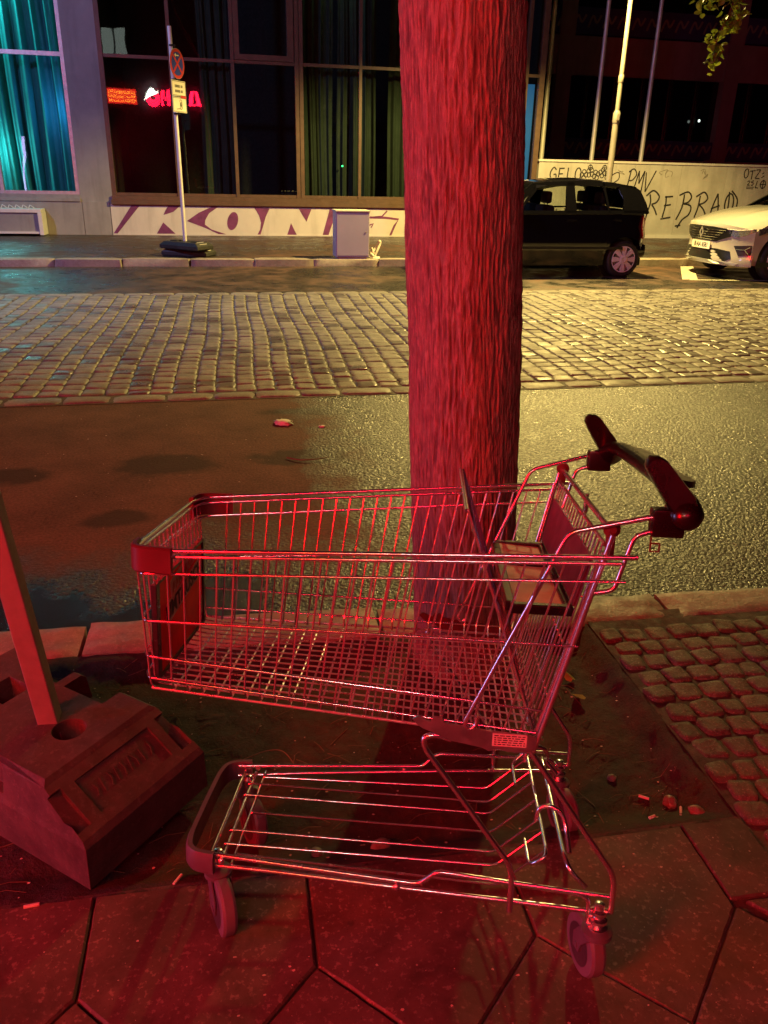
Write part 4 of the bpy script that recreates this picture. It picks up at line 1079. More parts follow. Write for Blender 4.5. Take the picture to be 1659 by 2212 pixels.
# ------------------------------------------------------------------ flagpoles and lamp post
def poles():
    base = None
    for x, lab in ((7.17, 'bare grey flagpole closest to the tree, behind the graffiti wall'), (8.43, 'bare grey flagpole just left of the lamp post, behind the graffiti wall'), (9.70, 'bare grey flagpole to the right of the lamp post, behind the graffiti wall')):
        if base is None:
            t = thing('flagpole', lab, 'flagpole', sh(x*1.016, YF+.82, 0), 0, 'flagpoles behind the graffiti wall')
            MB().lathe([(.055, 0), (.052, 3), (.045, 6), (.035, 9.5), (.03, 9.5)], (0, 0, 0), (0, 0, 1), 16).build('pole', 'pole', t, True)
            MB().lathe([(.01, 9.5), (.05, 9.53), (.065, 9.58), (.05, 9.63), (.01, 9.66)], (0, 0, 0), (0, 0, 1), 16).build('finial', 'pole', t, True)
            MB().lathe([(.12, 0), (.12, .03), (.07, .05)], (0, 0, 0), (0, 0, 1), 16).build('base_flange', 'pole', t, True)
            base = t
        else: dup_tree(base, sh(x*1.016, YF+.82, 0), None, lab)
    t = thing('street_lamp', 'tall lamp post lit yellow at its top behind the black car', 'street lamp', sh(6.55, 14.22, 0))
    MB().lathe([(.08, 0), (.08, .35), (.054, .42), (.052, 2.25)], (0, 0, 0), (0, 0, 1), 18).build('lower_pole', 'lamp_pole', t, True)
    MB().lathe([(.058, 2.25), (.062, 2.28), (.062, 2.40), (.042, 2.44)], (0, 0, 0), (0, 0, 1), 18).lathe([(.038, 2.85), (.047, 2.87), (.047, 2.96), (.038, 2.98)], (0, 0, 0), (0, 0, 1), 18).box(-.02, .02, -.075, -.05, 2.29, 2.39).build('pole_collar', 'lamp_pole', t, True)
    MB().tube([(0, 0, 2.4), (0, 0, 5.10), (-.25, -.14, 5.34), (-.95, -.55, 5.36)], [.038, .028], 14, .12, nf=6).build('upper_pole', 'lamp_pole', t, True)
    MB().lathe([(.02, .16), (.13, .12), (.19, .04), (.20, 0), (.185, 0), (.17, .03), (.03, .10)], (-1.16, -.66, 5.24), (0, 0, 1), 24).box(-1.12, -.92, -.66, -.52, 5.33, 5.38, bev=.01).build('lamp_hood', 'lamp_pole', t, True)
    MB().lathe([(.02, -.05), (.10, -.035), (.14, .0), (.10, .02)], (-1.16, -.66, 5.23), (0, 0, 1), 20).build('lamp_glass', 'lamp_glow', t, True)
poles()

# ------------------------------------------------------------------ no stopping signpost
def k1_block(parent, c, rz, mat='k1_dark', z=0):
    m = MB(); L, Wd, H = .82, .40, .115; V = []
    for zz, ins in ((0, .02), (.015, 0), (.06, 0), (H-.01, .06), (H, .07)):
        V += [(-L/2+ins, -Wd/2+ins*.4, zz), (L/2-ins, -Wd/2+ins*.4, zz), (L/2-ins, Wd/2-ins*.4, zz), (-L/2+ins, Wd/2-ins*.4, zz)]
    F = [(i*4+k, i*4+(k+1) % 4, (i+1)*4+(k+1) % 4, (i+1)*4+k) for i in range(4) for k in range(4)]+[(3, 2, 1, 0), (16, 17, 18, 19)]
    m.add(V, F)
    for sx in (-1, 1): m.box(sx*.22-.07, sx*.22+.07, -.06, .06, H-.001, H+.012)
    o = m.build('base_block', mat, parent); o.location = (c[0], c[1], z); o.rotation_euler = (0, 0, rz)
    for sx in (-1, 1):
        MB().prism([(sx*.34-.045, -.09, H-.003), (sx*.34+.03, -.09, H-.028), (sx*.34+.03, .09, H-.028), (sx*.34-.045, .09, H-.003)] if sx > 0 else [(sx*.34-.03, -.09, H-.028), (sx*.34+.045, -.09, H-.003), (sx*.34+.045, .09, H-.003), (sx*.34-.03, .09, H-.028)], (0, 0, .006)).build('reflector', 'white_refl', o)
    return o
def far_sign():
    X, Y = -.80, 14.75
    t = thing('no_stopping_signpost', 'temporary no-stopping sign on a pale post in black base blocks', 'road sign', (X, Y, .012))
    k1_block(t, (.05, .02), R(-24)); k1_block(t, (.02, -.10), R(-38), z=.118)
    MB().tube([(.0, 0, .1), (-.012, 0, 3.38)], .031, 10, caps=True).build('post', 'pale_post', t, True)
    rz = R(62); ca, sa = math.cos(rz), math.sin(rz)
    # local frame of the plates: u horizontal, front normal n
    U = Vector((ca, sa, 0)); Nn = Vector((sa, -ca, 0)); off = Vector((.028, -.030, 0))
    def Pt(u, z, d=0): return off+U*u+Nn*(.045+d)+Vector((0, 0, z))
    def disc(r, cz, d, mat, name, parent, hole=None, thick=.004, seg=36):
        m = MB(); m.prism([Pt(r*math.cos(2*PI*k/seg), cz+r*math.sin(2*PI*k/seg), d) for k in range(seg)], Nn*thick); return m.build(name, mat, parent)
    cz = 2.868; s_ = disc(.212, cz, 0, 'galv', 'round_sign', t); disc(.208, cz, .004, 'sign_red', 'sign_face', s_, thick=.002); disc(.165, cz, .006, 'sign_blue', 'sign_face', s_, thick=.002)
    m = MB()
    for a in (1, -1): m.ribbon([Pt(-.125, cz-.125*a, .0085), Pt(.125, cz+.125*a, .0085 if a > 0 else .009)], .036, Nn, .0015)
    m.build('sign_cross', 'sign_red', s_)
    m = MB(); m.prism([Pt(-.075, cz+.115, .0105), Pt(-.035, cz+.145, .0105), Pt(-.035, cz+.123, .0105), Pt(.05, cz+.123, .0105), Pt(.05, cz+.107, .0105), Pt(-.035, cz+.107, .0105), Pt(-.035, cz+.085, .0105)], Nn*.0015); m.build('sign_arrow', 'sign_cream', s_)
    def plate(z0, z1, name):
        m = MB(); w = .205; m.prism([Pt(-w, z0), Pt(w, z0), Pt(w, z1), Pt(-w, z1)], Nn*.004); p = m.build(name, 'sign_cream', t)
        e = MB(); q = [Pt(-w+.012, z0+.012, .005), Pt(w-.012, z0+.012, .005), Pt(w-.012, z1-.012, .005), Pt(-w+.012, z1-.012, .005)]
        for i in range(4): e.ribbon([q[i], q[(i+1) % 4]], .007, Nn, .001)
        e.build('plate_border', 'ink', p); return p
    p1 = plate(2.415, 2.635, 'time_plate'); p2 = plate(2.185, 2.402, 'tow_plate')
    m = MB(); random.seed(2)
    for zz in (2.555, 2.485):
        u = -.11
        for ch in range(7):
            for q in range(2):
                m.ribbon([Pt(u+.012*q, zz-.019, .0055), Pt(u+.012*q+.003, zz+.019, .0055)], .007, Nn, .001)
            m.ribbon([Pt(u, zz+random.choice((-.015, .0, .015)), .006), Pt(u+.014, zz+random.choice((-.015, 0, .015)), .006)], .006, Nn, .001)
            u += .030 if ch != 4 else .05
    m.build('plate_lettering', 'ink', p1)
    m = MB()   # tow pictogram: a car lifted on a hook
    def loop(c, r, w=.008, n=12, ry=None): m.ribbon([Pt(c[0]+r*math.cos(2*PI*k/n), c[1]+(ry or r)*math.sin(2*PI*k/n), .0055) for k in range(n+1)], w, Nn, .001)
    loop((.03, 2.345), .030, ry=.022); loop((.03, 2.250), .028, ry=.020); m.prism([Pt(.005, 2.275, .0055), Pt(.055, 2.275, .0055), Pt(.05, 2.32, .0055), Pt(.01, 2.32, .0055)], Nn*.001)
    m.ribbon([Pt(.02, 2.236, .006), Pt(-.03, 2.236, .006), Pt(-.10, 2.228, .006)], .009, Nn, .001); m.ribbon([Pt(.055, 2.36, .006), Pt(.075, 2.30, .006), Pt(.06, 2.24, .006)], .006, Nn, .001)
    m.build('plate_pictogram', 'ink', p2)
    m = MB()
    for zz in (3.12, 2.65, 2.408, 2.165): m.tube([(-.03, -.028, zz), (.0, -.036, zz), (.045, -.03, zz), (.06, -.04, zz)], .014, 6)
    m.build('clamp', 'black_trim', t)
    MB().prism([Pt(.03, 2.392, .012), Pt(.20, 2.392, .012), Pt(.20, 2.424, .012), Pt(.03, 2.424, .012)], Nn*.001).build('sticker', 'sign_red', t)
far_sign()

# ------------------------------------------------------------------ cabinet and tape
def cabinet():
    t = thing('utility_cabinet', 'plain grey street cabinet with pale lid standing on the far kerb', 'utility cabinet', (1.98, 14.40, .012), R(3))
    b = MB().box(-.285, .285, -.17, .17, .035, .755, bev=.008).build('cabinet_body', 'box_paint', t)
    MB().box(-.245, .245, -.15, .15, -.01, .036).build('cabinet_foot', 'box_paint', t)
    MB().box(-.297, .297, -.185, .185, .757, .785, bev=.008).build('cabinet_lid', 'box_lid', t)
    d = MB().box(-.272, .272, -.176, -.169, .06, .74, bev=.003).build('cabinet_door', 'box_paint', t)
    MB().lathe([(.012, 0), (.012, .006), (.004, .008)], (.22, -.176, .44), (0, -1, 0), 12).build('door_lock', 'galv', d)
    t2 = MB(); random.seed(9)
    pts = [Vector((2.30, 14.42, .06)), Vector((2.36, 14.40, .12)), Vector((2.42, 14.42, .20)), Vector((2.47, 14.40, .30)), Vector((2.50, 14.42, .27)), Vector((2.44, 14.38, .15)), Vector((2.40, 14.36, .05)), Vector((2.47, 14.35, .035)), Vector((2.42, 14.33, .03)), Vector((2.33, 14.34, .04)), Vector((2.29, 14.35, .07))]
    t2.ribbon(smooth_path(pts, 4), .035, (.3, -.8, .5), .003)
    t2.ribbon(smooth_path([Vector((2.38, 14.36, .09)), Vector((2.34, 14.34, .19)), Vector((2.31, 14.35, .14)), Vector((2.37, 14.33, .06))], 4), .03, (.4, -.8, .4), .003)
    tag(t2.build('ribbon_tape', 'paper', smooth=True), 'crumpled white tape lying beside the grey street cabinet', 'tape')
cabinet()

# ================================================================== CARS
def wheel(parent, c, r, side, hubmat, spokes, hr, width=.19, kind='hub'):
    """side -1: outer face looks to -Y"""
    m = MB(); m.lathe([(r*.62, 0), (r-.035, -.004), (r-.008, .012), (r, .035), (r, width-.03), (r-.02, width)], c, (0, -side, 0) if side > 0 else (0, 1, 0), 36)
    w = m.build('wheel', 'tyre', parent, True, auto=30)
    h = MB(); ax = Vector((0, 1, 0)); C = Vector(c)
    h.lathe([(hr, .006), (hr, .000), (hr-.012, -.004), (hr-.022, .0)], C, ax, 36)
    dk = MB().lathe([(hr-.01, .03), (hr-.01, .028), (.01, .028)], C, ax, 24).build('rim_back', 'black_trim', w)
    for k in range(spokes):
        a = 2*PI*k/spokes; d = Vector((math.cos(a), 0, math.sin(a))); p = Vector((-math.sin(a), 0, math.cos(a)))
        w0, w1 = (.020, .040) if kind == 'hub' else (.016, .024)
        q = [C+d*.05+p*w0, C+d*.05-p*w0, C+d*(hr-.035)-p*w1, C+d*(hr-.010)-p*w1*1.15, C+d*(hr-.010)+p*w1*1.15, C+d*(hr-.035)+p*w1]
        q = [v+Vector((0, -.006-.010*(1-(v-C).length/hr), 0)) for v in q]; h.prism(q, (0, .02, 0))
    h.lathe([(.070, .02), (.070, -.012), (.055, -.018), (.03, -.020), (.028, -.016)], C, ax, 24)
    h.build('hubcap', hubmat, w, True, auto=35)
    return w
def interp(tab, x):
    if x <= tab[0][0]: return tab[0][1]
    for (a, p), (b, q) in zip(tab, tab[1:]):
        if x <= b: return p+(q-p)*(x-a)/(b-a)
    return tab[-1][1]
def sm(tab, x, d=.03): return sum(interp(tab, x+k*d) for k in (-1, -.5, 0, .5, 1))/5
def black_car():
    """small hatchback seen from its left flank, nose to the left. local x 0 = nose, y 0 = centre line, z 0 = road"""
    L, HW = 3.44, .815
    t = thing('parked_car', 'black five-door hatchback parked half hidden behind the red tree trunk', 'car', sh(3.12, 13.34, -.10), math.atan(K), 'cars parked along the far kerb')
    wf, wr, ra = .68, 3.05, .355
    ztab = [(0, .62), (.05, .70), (.25, .80), (.8, .915), (1.05, .96), (3.15, 1.02), (3.34, 1.00), (3.42, .90)]
    wtab = [(0, .52), (.03, .60), (.12, .70), (.35, .78), (.8, .81), (2.8, .815), (3.15, .80), (3.33, .765), (3.40, .70), (3.44, .62)]
    btab = [(0, .26), (.2, .20), (3.25, .20), (3.38, .28), (3.44, .34)]
    def zb(x):
        z = interp(btab, x)
        for wc in (wf, wr):
            d = abs(x-wc)
            if d < ra: z = max(z, .28+math.sqrt(ra*ra-d*d)*.98)
        return z
    xs = sorted(set([round(L*k/72, 4) for k in range(73)]+[round(w+ra*math.cos(a), 4) for w in (wf, wr) for a in [PI*k/16 for k in range(17)]]+[.02, .04, 3.41, 3.43]))
    V = []; NJ = 12; NK = 6
    for x in xs:
        zt = sm(ztab, x); z0 = zb(x); w = sm(wtab, x, .02)
        row = []
        for j in range(NJ):
            u = j/(NJ-1); z = z0+(zt-z0)*u
            h = (z-.2)/.8; y = w*(1-.10*max(0, h-.55)**1.5-.07*max(0, .35-h)**1.2)+.010*math.exp(-((z-.52)/.10)**2)
            if z > zt-.05: y -= (z-(zt-.05))**2*6
            row.append((x, y, z))
        yt = row[-1][1]
        for k in range(1, NK+1):
            u = k/NK; row.append((x, yt*(1-u), zt+.035*(1-(1-u)**2)*(1 if x < 1.0 else .3)))
        full = [(p[0], -p[1], p[2]) for p in row]+[(p[0], p[1], p[2]) for p in row[::-1][1:]]
        V.append(full)
    n = len(V[0]); m = MB()
    m.add([p for r_ in V for p in r_], [(i*n+k, i*n+k+1, (i+1)*n+k+1, (i+1)*n+k) for i in range(len(V)-1) for k in range(n-1)]+[tuple(range(n)), tuple((len(V)-1)*n+k for k in range(n))])
    body = m.build('body', 'car_black', t, True, auto=35)
    # floor and inner arches
    MB().box(.3, 3.4, -.70, .70, .18, .30).build('underbody', 'black_trim', t)
    # roof
    rt = [(1.02, 1.02), (1.30, 1.26), (1.55, 1.405), (1.9, 1.465), (2.3, 1.485), (2.8, 1.455), (3.1, 1.40), (3.26, 1.33)]
    V = []; RX = [1.40+(3.26-1.40)*k/24 for k in range(25)]
    for x in RX:
        z = sm(rt, x); w = .60-.03*abs((x-2.3)/1.1)**2
        for th in (0, -.035):
            pass
        row = []
        for k in range(17):
            u = -1+2*k/16; row.append((x, u*w, z-.075*abs(u)**3.2))
        V.append(row)
    m = MB(); n = 17
    top = [p for r_ in V for p in r_]; bot = [(p[0], p[1]*.98, p[2]-.035) for p in top]; N_ = len(top)
    m.add(top+bot, [(i*n+k, i*n+k+1, (i+1)*n+k+1, (i+1)*n+k) for i in range(24) for k in range(16)]+[(N_+i*n+k, N_+(i+1)*n+k, N_+(i+1)*n+k+1, N_+i*n+k+1) for i in range(24) for k in range(16)]+
          [(i*n, (i+1)*n, N_+(i+1)*n, N_+i*n) for i in range(24)]+[(i*n+16, N_+i*n+16, N_+(i+1)*n+16, (i+1)*n+16) for i in range(24)]+[(k, N_+k, N_+k+1, k+1) for k in range(16)]+[(24*n+k, 24*n+k+1, N_+24*n+k+1, N_+24*n+k) for k in range(16)])
    m.build('roof', 'car_black', t, True, auto=40)
    # pillars as thick bars on both sides, with glass between
    def yb(z): return .800-(z-.98)*.43
    for s in (-1, 1):
        def q(x, z, o=0): return (x, s*(yb(z)-o), z)
        m = MB()
        def bar(p): m.prism([q(*a) for a in p], (0, -s*.045, 0))
        bar([(.95, .97), (1.10, .97), (1.52, 1.36), (1.45, 1.395), (1.28, 1.28)])
        bar([(1.18, .99), (1.22, .99), (1.52, 1.30), (1.50, 1.36)])
        bar([(1.98, .98), (2.16, .985), (2.15, 1.42), (2.03, 1.42)])
        bar([(2.96, .99), (3.40, .985), (3.36, 1.13), (3.27, 1.32), (3.16, 1.38), (2.95, 1.405), (2.90, 1.33), (2.97, 1.20)])
        bar([(2.70, .985), (2.735, .985), (2.66, 1.42), (2.62, 1.42)])
        bar([(1.45, 1.37), (2.9, 1.37), (3.2, 1.33), (3.2, 1.37), (2.8, 1.43), (2.3, 1.45), (1.5, 1.41)])
        bar([(1.0, .955), (3.38, .975), (3.37, 1.03), (1.0, 1.0)])
        m.build('pillar', 'car_black', t, False)
        for a in ([(1.22, 1.0), (1.98, 1.0), (2.03, 1.38), (1.53, 1.37)], [(2.16, 1.02), (2.70, 1.02), (2.63, 1.38), (2.15, 1.38)], [(2.74, 1.02), (2.96, 1.02), (2.97, 1.2), (2.91, 1.36), (2.68, 1.38)]):
            g_ = MB(); g_.add([q(*p, .012) for p in a], [tuple(range(len(a)))]); g_.build('window', 'car_glass', t)
    g_ = MB(); g_.add([(1.0, -.72, .99), (1.0, .72, .99), (1.46, .56, 1.385), (1.46, -.56, 1.385)], [(0, 1, 2, 3)]); g_.build('windscreen', 'car_glass', t)
    g_ = MB(); g_.add([(3.38, -.70, 1.02), (3.38, .70, 1.02), (3.25, .56, 1.32), (3.25, -.56, 1.32)], [(0, 1, 2, 3)]); g_.build('rear_window', 'car_black', t)
    # seats
    for sx, xx in ((-.36, 1.78), (.36, 1.78), (-.34, 2.72), (.34, 2.72)):
        m = MB(); m.box(xx-.06, xx+.10, sx-.24, sx+.24, .55, 1.08, bev=.05); m.box(xx-.02, xx+.08, sx-.14, sx+.14, 1.10, 1.28, bev=.04); m.tube([(xx+.03, sx-.06, 1.05), (xx+.03, sx-.06, 1.15)], .008, 6); m.tube([(xx+.03, sx+.06, 1.05), (xx+.03, sx+.06, 1.15)], .008, 6)
        m.build('seat', 'seat', t, True)
    m = MB(); m.lathe([(.17, -.012), (.185, 0), (.17, .012), (.16, 0)], (1.38, -.36, 1.0), (.85, 0, .5), 20); m.build('steering_wheel', 'seat', t, True)
    wheel(t, (wf, -.80, .285), .285, -1, 'hub', 8, .208); wheel(t, (wr, -.80, .285), .285, -1, 'hub', 8, .208)
    for x in (wf, wr):
        w = MB().lathe([(.17, 0), (.26, 0), (.285, .03), (.285, .16), (.26, .19)], (x, .61, .285), (0, 1, 0), 28).build('wheel', 'tyre', t, True)
        MB().lathe([(ra-.005, 0), (ra-.005, .02), (.05, .021)], (x, -.60, .285), (0, 1, 0), 24).build('wheel_arch', 'black_trim', t)
    # details
    m = MB(); m.prism([(3.32, -.785, .95), (3.40, -.70, .92), (3.44, -.64, .76), (3.43, -.70, .62), (3.36, -.785, .60), (3.30, -.812, .78)], (0, .04, 0)); m.build('tail_light', 'red_lens', t)
    m = MB(); m.prism([(3.32, .785, .95), (3.40, .70, .92), (3.44, .64, .76), (3.43, .70, .62), (3.36, .785, .60), (3.30, .812, .78)], (0, -.04, 0)); m.build('tail_light', 'red_lens', t)
    m = MB(); m.box(3.25, 3.475, -.72, .72, .30, .52, bev=.06); m.build('rear_bumper', 'car_black', t, True)
    m = MB(); m.box(1.0, 3.0, -.828, -.815, .44, .48, bev=.004); m.build('side_moulding', 'black_trim', t)
    m = MB(); m.box(2.0, 2.16, -.832, -.822, .86, .885, bev=.004); m.box(2.78, 2.92, -.832, -.822, .87, .895, bev=.004); m.build('door_handle', 'car_black', t)
    for x in (1.10, 2.08, 2.88):
        pass
    m = MB(); m.tube([(1.16, -.80, .96), (1.10, -.90, .98)], .02, 8); m.box(1.02, 1.14, -1.0, -.88, .93, 1.06, bev=.03); m.build('wing_mirror', 'car_black', t, True)
    m = MB(); m.box(.02, .30, -.66, -.50, .60, .74, bev=.03); m.build('headlight', 'clear_lens', t, True)
    m = MB(); m.box(.02, .30, .50, .66, .60, .74, bev=.03); m.build('headlight', 'clear_lens', t, True)
black_car()

def white_car():
    """crossover facing the camera side: local x 0 = nose, +x to the rear, y 0 centre line"""
    L, HW = 4.5, .90
    t = thing('parked_car', 'white crossover car with black grille parked with its nose at the frame edge', 'car', sh(7.74, 12.86, -.10), math.atan(K), 'cars parked along the far kerb')
    def fx(y): u = abs(y)/HW; return .40*u**3.0
    wf, ra = .88, .40
    # lower fascia, a height field x = f(y,z)
    def face(y, z):
        x = fx(y)
        x += .10*max(0, (z-.78)/.22)**2+.05*max(0, (.32-z)/.2)**1.3
        x += .018*math.cos((z-.5)*9)
        return x
    m = MB(); ny, nzz = 48, 22; V = []
    Z0, Z1 = .22, .90
    def ztop(y): return .875-.10*(abs(y)/HW)**2.2
    for j in range(nzz+1):
        for i in range(ny+1):
            y = -HW*.985+2*HW*.985*i/ny; z = Z0+(ztop(y)-Z0)*j/nzz; V.append((face(y, z), y, z))
    m.add(V, [(j*(ny+1)+i, j*(ny+1)+i+1, (j+1)*(ny+1)+i+1, (j+1)*(ny+1)+i) for j in range(nzz) for i in range(ny)])
    body = m.build('front_fascia', 'car_white', t, True, auto=60)
    # bonnet
    m = MB(); V = []; nx = 20
    for i in range(nx+1):
        u = i/nx
        for k in range(25):
            v = -1+2*k/24; y = v*HW*(.985-.06*u); xf = face(y, ztop(y)); x = xf+(1.28-xf)*u
            z = ztop(y)*(1-u)+u*(1.12-.075*abs(v)**2.5)+.105*math.sin(u*PI*.5)*(1-u)*1.4
            z += .014*math.exp(-((abs(v)-.55)/.07)**2)*math.sin(min(1, u*1.4)*PI*.5)
            if abs(v) > .9: z -= (abs(v)-.9)**2*2.6
            V.append((x, y, z))
    m.add(V, [(i*25+k, (i+1)*25+k, (i+1)*25+k+1, i*25+k+1) for i in range(nx) for k in range(24)]); m.build('bonnet', 'car_white', t, True, auto=60)
    # flanks with wheel arches
    for s in (-1, 1):
        m = MB(); xs = sorted(set([.36+ (L-.36)*k/70 for k in range(71)]+[w+ra*math.cos(PI*k/18) for w in (wf, 3.6) for k in range(19)])); V = []; NJ = 14
        for x in xs:
            z0 = .24
            for wc in (wf, 3.6):
                d = abs(x-wc)
                if d < ra: z0 = max(z0, .335+math.sqrt(ra*ra-d*d))
            u = min(1, (x-.36)/.92); zt = ztop(HW)*(1-u)+u*(1.12-.075)+.105*math.sin(u*PI*.5)*(1-u)*1.4-.026 if x < 1.28 else 1.02+.03*(x-1.28)/3
            w = HW*(.985-.06*0) if x > .6 else HW*(.985)-.0
            for j in range(NJ):
                v = j/(NJ-1); z = z0+(zt-z0)*v
                y = w-.035*max(0, (z-.70)/.4)**1.6-.03*max(0, (.45-z)/.25)**1.4
                if x < .62: y -= 0.0
                V.append((x, s*y, z))
        m.add(V, [(i*NJ+k, i*NJ+k+1, (i+1)*NJ+k+1, (i+1)*NJ+k) for i in range(len(xs)-1) for k in range(NJ-1)]); m.build('flank', 'car_white', t, True, auto=60)
    # cabin
    m = MB()
    def rz_(x): return interp([(1.28, 1.10), (1.75, 1.42), (2.1, 1.55), (2.6, 1.585), (3.3, 1.52), (4.2, 1.28), (4.45, 1.1)], x)
    V = []; xs = [1.95+.1*k for k in range(24)]
    for x in xs:
        for k in range(13): v = -1+2*k/12; V.append((x, v*(.60+.0*x), rz_(x)-.06*abs(v)**3))
    m.add(V, [(i*13+k, (i+1)*13+k, (i+1)*13+k+1, i*13+k+1) for i in range(len(xs)-1) for k in range(12)]); m.build('roof', 'car_white', t, True)
    g_ = MB(); V = []
    for i in range(9):
        u = i/8
        for k in range(9): v = -1+2*k/8; V.append((1.24+.10*abs(v)**2*(1)+(.74)*u, v*(.78-.19*u), 1.10+(1.50-1.10)*u+.03*math.sin(u*PI)-.05*abs(v)**3*u))
    g_.add(V, [(i*9+k, (i+1)*9+k, (i+1)*9+k+1, i*9+k+1) for i in range(8) for k in range(8)]); g_.build('windscreen', 'glass_dark', t, True)
    m = MB()
    for s in (-1, 1):
        m.prism([(1.22, s*.80, 1.06), (1.36, s*.82, 1.06), (2.05, s*.62, 1.49), (1.92, s*.60, 1.49)], (0, -s*.04, 0)); m.prism([(2.6, s*.80, 1.05), (2.7, s*.80, 1.05), (2.72, s*.60, 1.54), (2.62, s*.60, 1.54)], (0, -s*.04, 0)); m.prism([(3.9, s*.8, 1.06), (4.45, s*.78, 1.08), (4.2, s*.6, 1.28), (3.6, s*.6, 1.48)], (0, -s*.04, 0))
    m.build('pillar', 'black_trim', t)
    for s in (-1, 1):
        g_ = MB(); g_.add([(1.36, s*.80, 1.06), (3.9, s*.80, 1.06), (3.6, s*.60, 1.46), (2.05, s*.61, 1.50)], [(0, 1, 2, 3)]); g_.build('window', 'glass_dark', t)
    MB().box(1.1, 4.3, -.78, .78, .25, 1.0).build('cabin_floor', 'black_trim', t)
    MB().box(.5, 1.3, -.45, .45, .3, .8).build('engine_bay', 'black_trim', t)
    # patches that follow the curved nose
    def patch(poly, d, name, mat, parent=body, thick=.0, cuts=3, auto=40):
        bm = bmesh.new(); vs = [bm.verts.new((0, y, z)) for y, z in poly]; f = bm.faces.new(vs)
        bmesh.ops.triangulate(bm, faces=[f]); bmesh.ops.subdivide_edges(bm, edges=bm.edges[:], cuts=cuts, use_grid_fill=True); bm.verts.ensure_lookup_table(); bm.verts.index_update()
        V = [(face(v.co.y, v.co.z)-d, v.co.y, v.co.z) for v in bm.verts]; F = [[v.index for v in g.verts] for g in bm.faces]
        bd = [(e.verts[0].index, e.verts[1].index) for e in bm.edges if len(e.link_faces) == 1]; bm.free()
        n = len(V); V2 = V+[(x+d+.01, y, z) for x, y, z in V]; F2 = F+[(a, b, b+n, a+n) for a, b in bd]
        q = MB(); q.add(V2[:], F2); return q.build(name, mat, parent, True, auto=auto)
    gr = patch([(-.64, .775), (-.30, .800), (.30, .800), (.64, .775), (.60, .66), (.40, .60), (.36, .575), (-.36, .575), (-.40, .60), (-.60, .66)], .010, 'grille', 'black_trim')
    m = MB()
    for k in range(5):
        z = .60+.038*k; hwid = .34+.05*k; m.tube([(face(y, z)-.014, y, z) for y in [hwid*(-1+2*i/16) for i in range(17)]], .0035, 5)
    m.build('grille_bar', 'chrome', gr, True)
    m = MB(); c = (face(0, .70)-.028, 0, .70); D = [(0, .095), (.058, 0), (0, -.095), (-.058, 0)]; d2 = [(0, .052), (.030, 0), (0, -.052), (-.030, 0)]
    V = [(c[0]-.012*0, y, c[2]+z) for y, z in D]+[(c[0], y, c[2]+z) for y, z in d2]+[(c[0]+.02, y, c[2]+z) for y, z in D]+[(c[0]+.02, y, c[2]+z) for y, z in d2]
    m.add(V, [(k, (k+1) % 4, 4+(k+1) % 4, 4+k) for k in range(4)]+[(8+k, 8+(k+1) % 4, (k+1) % 4, k) for k in range(4)]+[(4+k, 4+(k+1) % 4, 12+(k+1) % 4, 12+k) for k in range(4)]); m.build('emblem', 'chrome', gr)
    patch([(-.62, .44), (-.40, .465), (.40, .465), (.62, .44), (.66, .33), (.58, .285), (-.58, .285), (-.66, .33)], .008, 'lower_intake', 'black_trim')
    patch([(-.76, .262), (-.5, .285), (.5, .285), (.76, .262), (.72, .225), (-.72, .225)], .020, 'skid_plate', 'galv')
    for s in (-1, 1):
        h = patch([(s*.55, .785), (s*.72, .775), (s*.885, .80), (s*.885, .76), (s*.80, .70), (s*.70, .665), (s*.60, .685)][::s], .009, 'headlight', 'clear_lens')
        MB().tube([(face(y, z)-.016, s*y, z) for y, z in ((.56, .778), (.72, .768), (.86, .79))], .006, 6).build('light_strip', 'white_refl', h)
        f = patch([(s*.66, .53), (s*.86, .55), (s*.865, .40), (s*.74, .375)][::s], .008, 'fog_light', 'black_trim')
        MB().tube([(face(.70, .475)-.015, s*.69, .475), (face(.80, .475)-.015, s*.80, .475), (face(.85, .52)-.015, s*.85, .52)], .006, 6).tube([(face(.80, .475)-.015, s*.80, .475), (face(.84, .43)-.015, s*.845, .42)], .006, 6).build('light_strip', 'clear_lens', f)
    # flank part of the near headlight
    m = MB(); m.prism([(.40, -.893, .80), (.75, -.893, .855), (.62, -.893, .76), (.42, -.893, .70)], (0, -.008, 0)); m.build('headlight', 'clear_lens', t)
    pz = .50; x0 = face(0, pz)-.026
    pl = MB().box(x0, x0+.012, -.262, .262, pz-.058, pz+.058, bev=.003).build('number_plate', 'white_refl', body)
    tx = text_mesh('B·AA 6581', .105, 'plate_lettering', 'ink', pl, (x0-.0012, -.01, pz), (R(90), 0, R(-90)), .0008, .86)
    wheel(t, (wf, -.90, .335), .335, -1, 'hub', 5, .235, kind='alloy'); wheel(t, (3.6, -.90, .335), .335, -1, 'hub', 5, .235, kind='alloy')
    for x in (wf, 3.6):
        MB().lathe([(.17, 0), (.30, 0), (.335, .03), (.335, .18), (.30, .2)], (x, .70, .335), (0, 1, 0), 28).build('wheel', 'tyre', t, True)
        MB().lathe([(ra-.003, 0), (ra-.003, .02), (.05, .021)], (x, -.66, .335), (0, 1, 0), 24).build('wheel_arch', 'black_trim', t)
    m = MB(); m.box(.9-ra-.04, L-.2, -.905, -.895, .22, .30); m.build('sill_trim', 'black_trim', t)
white_car()
# worn parking bay marks
m = MB()
for P in ([(8.11, 14.05), (8.37, 14.05), (7.42, 12.25), (7.14, 12.25)], [(7.30, 12.25), (9.6, 11.95), (9.6, 11.88), (7.2, 12.17)]):
    m.add([(x, y, -.096) for x, y in P], [(0, 1, 2, 3)])
mk = m.build('road_marking', 'paint_line', xf=sh); tag(mk, 'worn pale parking bay lines on the far lane', None, kind='structure')

